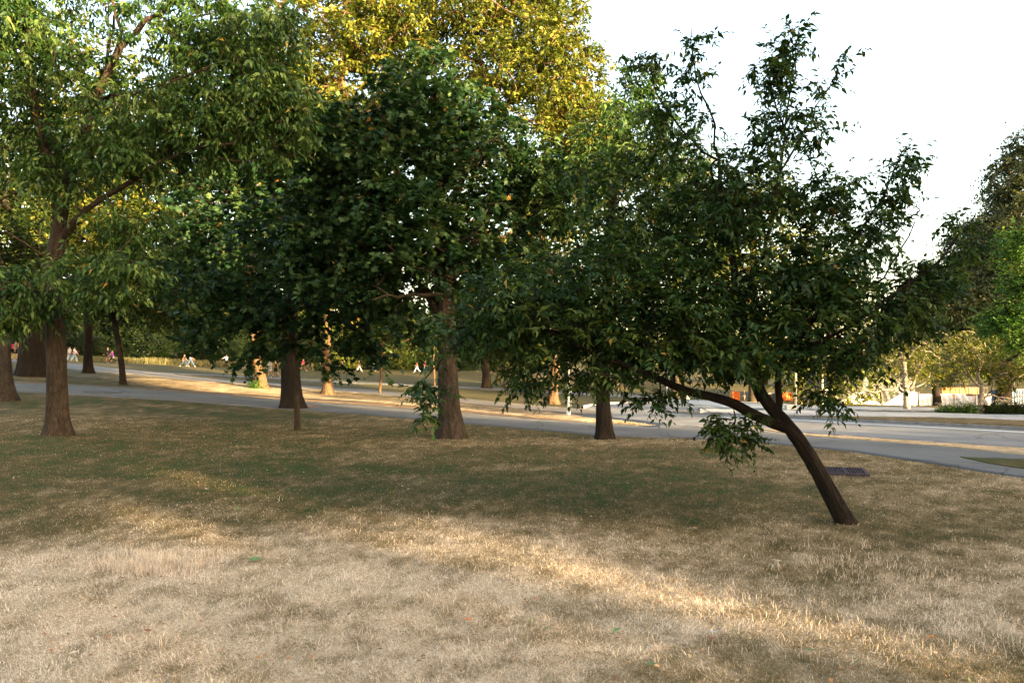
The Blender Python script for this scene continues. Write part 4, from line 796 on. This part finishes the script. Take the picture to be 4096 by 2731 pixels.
strip("asphalt_patch", [(2735,1652,1653),(2900,1658,1661),(2990,1664,1666)], M_WALK, up=.03, mask=False, rows=2, wob=.2)

# ================================================================== POSTS, HOARDING, BUILDING
M_WHITE = simple("white_enamel", (.72, .72, .70), .5, .4, .06); M_CREAM = simple("cream_timber", (.55, .46, .30), .8, .2, .12); M_STEEL = simple("grey_steel", (.25, .26, .27), .5, .5, .1); M_CONC = simple("concrete_block", (.5, .49, .47), .9, .2, .12, 4)
M_LAMP = simple("lamp_glass", (.7, .7, .66), .3, .5, .03)
def lamp(name, label, px, py, d, h, r0, mat, cat="lamp post", head=True, base=False):
    x = (px - CX) / F * d; q = np.array([x, d, zf(x, d)]); e = empty(name, q, label, cat)
    mk("pole", *tube([(0, 0, -.2), (0, 0, .3), (0, 0, h * .5), (0, 0, h)], [r0 * 1.15, r0 * 1.05, r0, r0 * .8], 14), mat, e, smooth=True)
    if base: mk("collar", *tube([(0, 0, 0), (0, 0, .12), (0, 0, .16)], [r0 * 2, r0 * 1.9, r0 * 1.2], 14), mat, e)
    if head:
        mk("lamp_head", *tube([(0, 0, h), (0, 0, h + .06), (0, 0, h + .10), (0, 0, h + .32), (0, 0, h + .38)], [r0, r0 * 2.6, r0 * 3, r0 * 3.4, r0 * 1.2], 14), M_STEEL, e)
        mk("lamp_glass", *tube([(0, 0, h + .105), (0, 0, h + .3)], [r0 * 3.15, r0 * 3.5], 14), M_LAMP, e)
    return e
dl = drop1(2274, 1658)[1]; lamp("lamp_post", "white lamp post rising from the lawn strip just left of the dark lime trunk", 2274, 1658, dl, 3.6, .042, M_WHITE, base=True)
lamp("grey_post", "thin short grey post behind the white lamp post", 2283, 1612, 40, 1.0, .03, M_STEEL, "post", head=False)
lamp("lamp_post", "white lamp post across the curved road, seen under the leaning tree's left limb", 2668, 1601, drop1(2668, 1601)[1], 3.9, .05, M_WHITE, base=True)
dp = drop1(3181, 1638)[1]; lamp("wooden_post", "pale yellow sunlit post standing on the concrete block across the road", 3183, 1638, dp, 3.4, .042, M_CREAM, "post", head=False)
x = (3160 - CX) / F * dp; cb = empty("concrete_block", (x, dp - .05, zf(x, dp)), "low pale concrete block at the foot of the sunlit post across the road", "block")
v, f = box(0, 0, .09, .40, .3, .20); v[4:, 0] *= .96; v[4:, 1] *= .94; mk("body", v, f, M_CONC, cb); mk("cap", *box(0.05, -.0, .195, .27, .27, .012), M_WHITE, cb)
lamp("lamp_post", "tall pale lamp post in front of the white hoarding, left of the stone building", 3289, 1610, 93, 4.8, .11, M_CREAM)

M_TARP, n, b, out = newmat("white_tarpaulin"); b.inputs["Base Color"].default_value = (.62, .62, .65, 1); b.inputs["Roughness"].default_value = .45
tc = N(n, "ShaderNodeTexCoord"); no = N(n, "ShaderNodeTexNoise", i_Scale=1.2, i_Detail=3.0, i_Distortion=1.5); n.links.new(tc.outputs["Object"], no.inputs["Vector"]); bp = N(n, "ShaderNodeBump", i_Strength=.6, i_Distance=.15); n.links.new(no.outputs[0], bp.inputs["Height"]); n.links.new(bp.outputs[0], b.inputs["Normal"])
M_TARPG = simple("grey_tarpaulin", (.05, .052, .058), .4, .4, .12, 2, .3); M_POSTD = simple("fence_post", (.10, .09, .08), .7, .3)
FD = lambda px: float(np.interp(px, [3200, 3976, 4300], [99, 96, 95]))
def fpt(px, up=0): d = FD(px); x = (px - CX) / F * d; return np.array([x, d, float(zf(x, d)) + up])
fence = empty("hoarding", fpt(3520), "long white tarpaulin-covered construction hoarding across the road, running behind the birches", "fence")
fb = fpt(3520); cuts = [3232, 3292, 3347, 3430, 3526, 3612, 3675, 3740, 3815, 3900, 3976]
def tarp(p0, p1, h0, h1, seed, out_=0.0, tri=None):
    K, J = 26, 9; u = np.linspace(0, 1, K)[:, None]; v = np.linspace(0, 1, J)[None]; nrmv = nrm(np.array([p1[1] - p0[1], -(p1[0] - p0[0]), 0.0]))
    h = (h0 + (h1 - h0) * u); G = p0 + (p1 - p0) * u[:, :, None]; fold = .05 * (fbm(u * 6 + v * 3, v * 2 + u * 0, seed) - .5) + .03 * np.sin(u * 20 + v * 5)
    V = G + np.array([0, 0, 1.0]) * (h * v)[:, :, None] + nrmv * (fold[:, :, None] + out_); ii = np.arange(K * J).reshape(K, J)
    return V.reshape(-1, 3), np.stack([ii[:-1, :-1], ii[1:, :-1], ii[1:, 1:], ii[:-1, 1:]], -1).reshape(-1, 4)
for i in range(len(cuts) - 1):
    p0, p1 = fpt(cuts[i] + 1), fpt(cuts[i + 1] - 1); hh = 1.62 if i < 6 else 1.42
    V, q = tarp(p0, p1, hh, hh, i); mk("panel", V - fb, q, M_TARPG if i in (0, 2, 3, 4) else M_TARP, fence, smooth=True)
for i, c in enumerate(cuts[:-1]):
    q = fpt(c) - fb; hh = 1.68 if i < 7 else 1.5; mk("post", *box(q[0], q[1] - .07, q[2] + hh / 2 - .1, .09, .07, hh + .2), M_POSTD, fence)
def lit_wedge(pa, pb, h0, h1, sd):        # white triangle over a grey panel, drawing the diagonal light as a sheet
    n_u, n_v = 24, 6; U = np.linspace(0, 1, n_u); V = []
    A, B = fpt(pa), fpt(pb); nv = nrm(np.array([B[1] - A[1], -(B[0] - A[0]), 0.0]))
    for u in U:
        for t in np.linspace(0, 1, n_v): V.append(A + (B - A) * u + np.array([0, 0, 1.0]) * ((h0 + (h1 - h0) * u) * t + .01) + nv * (.14 + .02 * math.sin(9 * u + 4 * t)))
    V = np.array(V); ii = np.arange(n_u * n_v).reshape(n_u, n_v); mk("lit_wedge", V - fb, np.stack([ii[:-1, :-1], ii[1:, :-1], ii[1:, 1:], ii[:-1, 1:]], -1).reshape(-1, 4), M_TARP, fence, smooth=True)
lit_wedge(3349, 3428, .02, 1.55, 1); lit_wedge(3432, 3524, 1.55, .02, 2); lit_wedge(3528, 3610, .02, 1.5, 3)
M_INK = simple("sign_ink", (.12, .12, .16), .6, .2); M_NOTE = simple("notice_paper", (.8, .8, .82), .5, .3, .02)
q = fpt(3440) - fb; mk("notice", *box(q[0], q[1] - .24, q[2] + 1.28, .5, .02, .5), M_NOTE, fence)
mk("notice_band", *box(q[0], q[1] - .26, q[2] + 1.05, .44, .012, .05), M_INK, fence); 
for k_ in range(3): mk("notice_mark", *box(q[0] - .12 + .12 * k_, q[1] - .26, q[2] + 1.18, .06, .012, .07), M_INK, fence)
def text(body, loc, size, mat, parent, name="lettering"):
    c = bpy.data.curves.new("t", 'FONT'); c.body = body; c.size = size; c.extrude = .004; o = bpy.data.objects.new("t", c); COL.objects.link(o)
    dg = bpy.context.evaluated_depsgraph_get(); me = bpy.data.meshes.new_from_object(o.evaluated_get(dg)); bpy.data.objects.remove(o); me.materials.clear(); me.materials.append(mat)
    e = bpy.data.objects.new(name, me); COL.objects.link(e); e.parent = parent; e.location = [float(v) for v in loc]; e.rotation_euler = (math.pi / 2, 0, 0); return e
q = fpt(3822) - fb; text("Mc", (q[0] - .1, q[1] - .18, q[2] + .62), .5, M_INK, fence)
M_INK2 = simple("sign_ink_faded", (.5, .5, .5), .6, .2); q = fpt(3776) - fb; text("Percola", (q[0], q[1] - .18, q[2] + .66), .36, M_INK2, fence)

# stone building
M_STONE, n, b, out = newmat("rubble_stone"); tc = N(n, "ShaderNodeTexCoord"); mp = N(n, "ShaderNodeMapping"); mp.inputs["Scale"].default_value = (1.7, 1.7, 4.0); n.links.new(tc.outputs["Object"], mp.inputs[0])
vo = N(n, "ShaderNodeTexVoronoi", i_Scale=1.0); n.links.new(mp.outputs[0], vo.inputs["Vector"]); ve = N(n, "ShaderNodeTexVoronoi", feature='DISTANCE_TO_EDGE', i_Scale=1.0); n.links.new(mp.outputs[0], ve.inputs["Vector"])
sp = N(n, "ShaderNodeSeparateColor"); n.links.new(vo.outputs["Color"], sp.inputs[0]); r = ramp(n, sp.outputs[0], [(.0, (.006,.006,.008)), (.35, (.014,.014,.017)), (.55, (.04,.038,.036)), (.8, (.09,.085,.08)), (1, (.06,.04,.028))])
re = ramp(n, ve.outputs["Distance"], [(.06, (0, 0, 0)), (.13, (1, 1, 1))]); n.links.new(mixc(n, re.outputs[0], (.13, .127, .12), r.outputs[0]), b.inputs["Base Color"])
bd = 108.0; X = lambda px: (px - CX) / F * bd; Zp = lambda py: CZ - (py - HY) / F * bd
gz = float(zf(X(3480), bd)); B0 = np.array([X(3480), bd, gz]); bl = empty("stone_building", B0, "rubble-stone building with pale corner stones and dark green doors behind the white hoarding", "building")
xs = [3325, 3338, 3376, 3452, 3486, 3585, 3612, 3660]; top = 6.6; op = {1: 3.2, 3: 3.4, 5: 2.8}      # openings by column -> height
def bx(px0, px1, z0, z1, dy0, dy1): x0, x1 = X(px0) - B0[0], X(px1) - B0[0]; return box((x0 + x1) / 2, (dy0 + dy1) / 2, (z0 + z1) / 2, x1 - x0, dy1 - dy0, z1 - z0)
W = []
for i in range(len(xs) - 1):
    if i in op: W.append(bx(xs[i], xs[i + 1], op[i], top, 0, .5))
    else: W.append(bx(xs[i], xs[i + 1], -.6, top, 0, .5))
W += [bx(3325, 3342, -.6, top, .5, 9), bx(3643, 3660, -.6, top, .5, 9), bx(3342, 3643, -.6, top, 8.5, 9)]
mk("wall", *join(W), M_STONE, bl)
M_QUOIN = simple("dressed_stone", (.12, .118, .11), .9, .2, .1, 3); M_GREEN = simple("dark_green_paint", (.035, .06, .05), .5, .4); M_GLASS = simple("window_glass", (.12, .14, .16), .08, .8, .02); M_ROOF = simple("metal_roof", (.30, .31, .33), .4, .5, .1, 2)
for i in op: 
    mk("surround", *join([bx(xs[i] - 7, xs[i], 0, op[i], -.04, .2), bx(xs[i + 1], xs[i + 1] + 7, 0, op[i], -.04, .2), bx(xs[i] - 7, xs[i + 1] + 7, op[i], op[i] + .35, -.05, .2)]), M_QUOIN, bl)
    dr_ = mk("door", *bx(xs[i] + .3, xs[i + 1] - .3, -.1, op[i] - .02, .28, .36), M_GREEN, bl)
    pn = mk("pane", *bx(xs[i] + 4, xs[i + 1] - 4, op[i] * .45, op[i] * .85, .25, .275), M_GLASS, dr_)
for px in (3392, 3500, 3560): 
    wn = mk("window", *bx(px, px + 22, 4.2, 5.8, -.03, -.005), M_QUOIN, bl); mk("pane", *bx(px + 2.5, px + 19.5, 4.35, 5.65, -.05, -.032), M_GLASS, wn)
v = np.array([(X(3320) - B0[0], -.4, top), (X(3665) - B0[0], -.4, top), (X(3665) - B0[0], 9.4, top), (X(3320) - B0[0], 9.4, top), (X(3345) - B0[0], 4.5, top + 2.6), (X(3640) - B0[0], 4.5, top + 2.6)])
mk("roof", v, [[0, 1, 5, 4], [1, 2, 5], [2, 3, 4, 5], [3, 0, 4], [3, 2, 1, 0]], M_ROOF, bl)

def boxthing(name, label, cat, px0, px1, yt, d, depth, mat, extra=None):
    x0, x1 = (px0 - CX) / F * d, (px1 - CX) / F * d; xc = (x0 + x1) / 2; g = float(zf(xc, d)); h = CZ - (yt - HY) / F * d - g; w_ = x1 - x0
    e = empty(name, (xc, d, g), label, cat); P_ = [box(0, depth / 2, h / 2, w_, depth, h)]
    ribs = max(4, int(w_ / .28))
    for i in range(ribs): P_.append(box(-w_ / 2 + (i + .5) * w_ / ribs, -.03, h / 2, w_ / ribs * .5, .06, h * .94))
    mk("body", *join(P_), mat, e); mk("frame", *join([box(-w_ / 2, -.04, h / 2, .12, .14, h + .02), box(w_ / 2, -.04, h / 2, .12, .14, h + .02), box(0, -.04, h - .05, w_ - .13, .15, .13), box(0, -.04, .07, w_ - .13, .15, .13)]), extra or mat, e)
    return e, w_, h
M_BLUE = simple("blue_steel", (.035, .10, .20), .5, .4, .12, 2); M_ORANGE = simple("orange_paint", (.62, .16, .03), .6, .3, .1, 2); M_GREYP = simple("grey_panel", (.2, .2, .19), .7, .3)
boxthing("shipping_container", "blue corrugated container at the right edge behind the flowering shrubs", "container", 4015, 4160, 1557, 91, 2.4, M_BLUE, M_GREYP)
e_, w_, h_ = boxthing("site_container", "orange site box seen between the leaning tree's stubby branch and its lower right leaves", "site box", 3122, 3170, 1570, 104, 1.5, M_ORANGE)
boxthing("site_container", "small orange site box seen in the fork under the leaning tree's left limb", "site box", 2930, 2958, 1566, 103, 1.2, M_ORANGE)
boxthing("site_container", "pale grey site box just left of the orange one, behind the leaning trunk's stub", "site box", 3072, 3106, 1571, 105, 1.4, M_GREYP)
x = (3840 - CX) / F * 102; g0 = np.array([x, 102, float(zf(x, 102))]); e = empty("orange_barrier", g0, "orange barrier netting showing above the hoarding between the two birches", "barrier")
mk("netting", *join([box(0, 0, 1.35, 4.8, .03, 1.5)]), M_ORANGE, e)
for i in range(5): mk("post", *box(-2.3 + i * 1.15, -.05, 1.1, .06, .06, 2.3), M_POSTD, e)
x = (3905 - CX) / F * 103; e = empty("railing", (x, 103, float(zf(x, 103))), "dark rail fence above the hoarding left of the many-stemmed birch", "railing")
mk("rail", *join([box(0, 0, 2.1, 3, .05, .06), box(0, 0, 1.3, 3, .05, .06)]), M_POSTD, e)
for i in range(8): mk("baluster", *box(-1.4 + i * .4, 0, 1.0, .04, .04, 2.2), M_POSTD, e)

# flowering shrubs at right
for i, (px, w_, h_) in enumerate([(3795,.9,.36),(3860,.9,.46),(3975,.95,.48),(4045,.9,.50),(4110,1.0,.55),(4180,1.0,.55)]):
    dd = 28.6; x = (px - CX) / F * dd; z = float(zf(x, dd))
    s_ = bush("flowering_shrub", ["low green shrub at the left end of the flowering row by the hoarding","green shrub with pale tips just left of the many-stemmed birch","pale-flowered shrub just right of the many-stemmed birch","pale-flowered shrub in front of the blue container","tall pale-flowered shrub cut by the right edge","shrub of the flowering row just past the right edge"][i], (x, dd, z), w_, .8, h_, 80, .05, M_LEAF_LIME if i < 2 else M_LEAF_BG, 300 + i, "flowering shrubs right of the road")
    k = 130 + 60 * (i > 1); r = np.random.default_rng(i); pos = np.stack([r.uniform(-w_ / 2, w_ / 2, k), r.uniform(-.4, .2, k), h_ * r.uniform(.75, 1.15, k)], 1)
    V, fs, kv = leaf_geo(pos, r.normal(size=(k, 3)) + (0, 0, .5), r.normal(size=(k, 3)), r.uniform(.03, .06, k), 'diamond', r); mk("blossom", V, fs, M_CREAM, s_)
x_ = drop1(1018, 1553); s_ = bush("leaf_sprout", "bright yellow-green sprout growing at the foot of the orange sunlit trunk", x_ + (0, 0, 0), .25, .25, .55, 10, .13, M_LEAF_LIME, 333)
# ================================================================== PEOPLE
def cloth(c): return simple("cloth_%02x%02x%02x" % tuple(int(255 * v) for v in c), c, .85, .15, .12, 8.0)
SKIN = simple("skin", (.30, .16, .10), .6, .3, .05); CM = {}
def cm(c):
    if c not in CM: CM[c] = cloth(c)
    return CM[c]
def skin_obj(name, pts, edges, rads, mat, parent, sub=1, root=0):
    me = bpy.data.meshes.new(name); me.from_pydata([tuple(map(float, p)) for p in pts], edges, []); me.materials.append(mat)
    o = bpy.data.objects.new(name, me); COL.objects.link(o); o.parent = parent
    md = o.modifiers.new("skin", 'SKIN'); md.use_smooth_shade = True
    if not me.skin_vertices: 
        bpy.context.view_layer.objects.active = o
    for i, sv in enumerate(me.skin_vertices[0].data):
        sv.radius = (rads[i], rads[i]) if not isinstance(rads[i], tuple) else rads[i]; sv.use_root = (i == root)
    s = o.modifiers.new("sub", 'SUBSURF'); s.levels = sub; s.render_levels = sub
    return o
BLACK, DARKB, WHITE, GREY, DENIM, PALEB = (.012,.012,.014), (.012,.018,.04), (.36,.36,.36), (.13,.135,.145), (.03,.055,.10), (.13,.17,.21)
def person(px, py, hpx, label, face, stride=25, top=WHITE, bot=DENIM, legs='trousers', hair=(.02,.013,.01), hairlen=.0, arm=(20, -20), bag=None, raise_arm=None, d=None, sleeves='short', extra=None, flex=25):
    q = drop1(px, py) if d is None else None
    if q is None: x = (px - CX) / F * d; q = np.array([x, d, float(zf(x, d))])
    H = hpx / F * q[1]; k = H / 1.72
    e = empty("person", q, label, "person", "people walking in the park", rz=face); e.scale = (k,) * 3
    R = math.radians
    def leg(a, b, y):
        hip = np.array([0, y, .90]); kn = hip + .43 * np.array([math.sin(R(a)), 0, -math.cos(R(a))]); an = kn + .41 * np.array([math.sin(R(a - b)), 0, -math.cos(R(a - b))]); fa = R(a - b)
        to = an + np.array([.17 * math.cos(min(0, fa) * .8), 0, .17 * math.sin(min(0, fa) * .8) - .05 * (fa >= 0)]); return [hip, kn, an, to]
    Lg = leg(stride, 4, .085); Rg = leg(-stride * .8, flex if stride else 3, -.085); lowest = min(Lg[2][2], Rg[2][2]); dz = .085 - lowest
    pel = np.array([0, 0, .94 + dz]); chest = np.array([.02, 0, 1.30 + dz]); neck = np.array([.02, 0, 1.46 + dz]); h0 = np.array([.03, 0, 1.55 + dz]); h1 = np.array([.035, 0, 1.65 + dz])
    for G in (Lg, Rg):
        for v in G: v[2] += dz
    def arm_(a, b, y, s):
        sh = np.array([.01, y, 1.40 + dz]); el = sh + .29 * np.array([math.sin(R(a)), s * .12, -math.cos(R(a))]); wr = el + .25 * np.array([math.sin(R(a + b)), 0, -math.cos(R(a + b))]); dd = nrm(wr - el); ha = wr + dd * .08; return [sh, el, wr, ha], dd
    LA, ld_ = arm_(arm[0], 25, .18, 1); RA, rd_ = arm_(arm[1], 25, -.18, -1)
    if raise_arm: RA, rd_ = arm_(raise_arm[0], raise_arm[1], -.18, -1)
    pts = [pel, (pel + chest) / 2, chest, neck, h0, h1]; ed = [(0, 1), (1, 2), (2, 3), (3, 4), (4, 5)]; rd = [.115, .105, .12, .05, .085, .075]
    def chain(root, P_, R_):
        prev = root
        for p_, r_ in zip(P_, R_): pts.append(p_); rd.append(r_); ed.append((prev, len(pts) - 1)); prev = len(pts) - 1
        return prev
    chain(0, Lg, (.08, .055, .038, .028)); chain(0, Rg, (.08, .055, .038, .028))
    for A, dd in ((LA, ld_), (RA, rd_)):
        hnd = chain(2, A, (.055, .038, .026, .030)); sd = np.array([0, 1.0, 0]); c_ = np.cross(dd, sd)
        for j, (off, ln) in enumerate([(-.027, .055), (-.009, .068), (.009, .063), (.027, .048)]):
            b_ = A[3] + dd * .02 + c_ * off; chain(hnd, [b_ + dd * ln * .5, b_ + dd * ln * .95 + sd * .012], (.008, .007))
        chain(hnd, [A[2] + dd * .05 + c_ * -.04, A[2] + dd * .09 + c_ * -.055], (.01, .008))
    body = skin_obj("body", pts, ed, rd, SKIN, e)
    # face features and hair belong to the head
    sl = {'short': .55, 'long': 1.0, 'none': .2}[sleeves]
    tp = [pel + (0, 0, .02), (pel + chest) / 2, chest, neck - (0, 0, .05)]; te = [(0, 1), (1, 2), (2, 3)]; tr_ = [.145, .13, .145, .07]
    for A in (LA, RA):
        m1 = A[0] + (A[1] - A[0]) * min(1, sl * 1.3); tp += [A[0], m1]; i = len(tp); te += [(2, i - 2), (i - 2, i - 1)]; tr_ += [.075, .06]
        if sleeves == 'long': tp.append(A[2]); te.append((i - 1, i)); tr_.append(.042)
    skin_obj("jacket" if sleeves == 'long' else "shirt", tp, te, tr_, cm(top), e, root=1)
    bp_ = [pel + (0, 0, .03)]; be = []; br = [.135]
    for G in (Lg, Rg):
        if legs == 'shorts': seq = [G[0], G[0] + (G[1] - G[0]) * .85]; rs = [.10, .09]
        elif legs == 'wide': seq = [G[0], G[1], G[1] + (G[2] - G[1]) * 1.05]; rs = [.11, .12, .13]
        else: seq = [G[0], G[1], G[1] + (G[2] - G[1]) * .95]; rs = [.10, .073, .062]
        pv = 0
        for s_, r_ in zip(seq, rs): bp_.append(s_); br.append(r_); be.append((pv, len(bp_) - 1)); pv = len(bp_) - 1
    skin_obj("shorts" if legs == 'shorts' else "trousers", bp_, be, br, cm(bot), e)
    for G in (Lg, Rg): skin_obj("shoe", [G[2] - (.02, 0, .03), G[2] + (G[3] - G[2]) * .6 - (0, 0, .02), G[3]], [(0, 1), (1, 2)], [.045, .045, .035], cm(WHITE if stride > 22 else BLACK), e)
    hv = [h1 + (-.012, 0, .035), h0 + (-.05, 0, .02)]; hr = [.088, .075]; he = [(0, 1)]
    if hairlen: hv += [neck + (-.09, 0, -.02), neck + (-.10, 0, -hairlen)]; hr += [.075, .05]; he += [(1, 2), (2, 3)]
    skin_obj("hair", hv, he, hr, cm(hair), e)
    for sy in (-1, 1): skin_obj("eye", [h0 + (.083, sy * .03, .045), h0 + (.09, sy * .03, .045)], [(0, 1)], [.008, .006], cm(BLACK), e)
    if bag:
        c, wh, col = bag; v, f = box(*c, *wh); v[4:] = v[4:] * [.94, .9, 1] + np.array([c[0] * .06, c[1] * .1, 0]); bg_ = mk("bag", v + (0, 0, dz), f, cm(col), e)
        bv = bg_.modifiers.new("bevel", 'BEVEL'); bv.width = .03; bv.segments = 3
        skin_obj("strap", [np.array(c) + (0, 0, wh[2] / 2 + dz), LA[0] + (.06, 0, .07)], [(0, 1)], [.012, .012], cm(col), bg_)
    if extra: extra(e, dz)
    return e
rt, lf = 0.0, math.pi
person(62,1440,76,"walker with long curly brown hair and a red backpack beside the man in orange",rt,12,GREY,BLACK,'shorts',(.22,.13,.07),.16,(25,-5),((-.20,0,1.22),(.16,.30,.42),(.40,.02,.04)))
person(80,1441,80,"man in an orange t-shirt and grey shorts left of the very thick trunk",rt-.15,14,(.85,.28,.02),(.16,.17,.16),'shorts',arm=(60,10),raise_arm=(55,85))
person(278,1448,63,"man in white t-shirt and dark cap with black bag, half behind the ash trunk",rt,14,WHITE,PALEB,'wide',bag=((-.02,.2,.98),(.3,.12,.24),BLACK))
person(297,1449,62,"woman in a pink top and very wide pale-blue trousers walking right",rt,20,(.55,.34,.32),PALEB,'wide',hairlen=.2,raise_arm=(40,50),sleeves='long')
person(432,1452,66,"man in a black jumper and dark shorts walking behind the woman in purple",lf,14,BLACK,(.03,.035,.05),'shorts',(.05,.03,.02),sleeves='long')
person(450,1453,56,"woman in a purple t-shirt striding out with a white jacket tied round her waist",lf,36,(.25,.04,.25),BLACK,'trousers',(.25,.15,.08),.06,(35,-10),((-.14,0,.86),(.16,.30,.26),WHITE))
person(737,1466,54,"dark-haired walker in black top and jeans beside the one with the red bag",rt,36,BLACK,DENIM,hairlen=.12,bag=((-.16,.1,1.05),(.16,.2,.34),BLACK))
person(762,1467,61,"tall walker in a white shirt with a bright red shoulder bag",rt,30,WHITE,(.05,.09,.16),bag=((-.02,.2,.98),(.34,.14,.34),(.75,.03,.03)),raise_arm=(45,70))
person(906,1473,55,"man in a light grey sweater and black shorts facing us, one arm out",-math.pi/2-.3,6,(.50,.52,.56),BLACK,'shorts',(.12,.07,.04),raise_arm=(60,20),sleeves='long')
person(955,1475,54,"walker in dark clothes with bare legs and white shoes, half hidden by hanging leaves",lf,30,BLACK,BLACK,'shorts')
person(987,1476,54,"walker in pale jeans with a red scarf, beside the bare-legged one",rt,14,BLACK,PALEB,bag=((-.12,.12,1.2),(.12,.2,.36),(.6,.02,.03)))
person(1080,1510,74,"walker in a long grey coat-like shirt on the near grass left of the broad trunk",lf,10,(.22,.24,.25),(.38,.39,.40),'shorts',sleeves='long')
person(1103,1511,74,"walker all in black beside the one in grey, left of the broad trunk",lf,24,BLACK,BLACK,'shorts')
person(1212,1484,53,"walker in a crimson top and dark shorts just right of the broad trunk",rt,28,(.35,.02,.08),BLACK,'shorts')
person(1240,1484,52,"walker in navy following the one in crimson",rt,18,DARKB,DARKB)
person(1282,1485,50,"walker in a white shirt near the gold bush",lf,16,WHITE,DARKB)
person(1345,1486,48,"walker in grey just right of the flaring gold-lit trunk",rt,24,GREY,PALEB)
person(1368,1486,46,"walker in dark blue behind the one in grey, right of the gold-lit trunk",lf,14,DARKB,BLACK)
person(1436,1488,50,"walker in white trousers bending forward among the hanging maple leaves",rt,30,BLACK,WHITE,'wide')
person(1493,1488,48,"walker in dark jeans and a white shirt left of the thin young tree",lf,10,WHITE,DENIM)
person(1508,1488,48,"walker in dark clothes with bare arms beside the thin young tree",rt,10,BLACK,BLACK)
person(1668,1491,50,"walker with pale trousers far behind the leaves left of the middle maple",lf,30,(.3,.05,.05),(.5,.55,.6))
person(1700,1491,50,"walker in blue jeans and dark red top just left of the middle maple",rt,20,(.1,.02,.03),DENIM)
person(2752,1613,55,"person with long dark hair, dark jacket and cream trousers walking on the curved road",-math.pi/2+.2,10,(.03,.03,.035),(.70,.62,.50),hairlen=.25,sleeves='long',bag=((-.14,0,1.2),(.14,.26,.34),BLACK),d=97)
person(2978,1604,44,"person in a blue shirt and yellow cap by the small orange site box",lf,8,(.05,.10,.3),(.4,.25,.15),'shorts',(.7,.5,.1),d=101)
person(3172,1606,50,"walker in white partly hidden by the sunlit post across the road",lf,24,WHITE,(.5,.35,.25),'shorts',d=98)
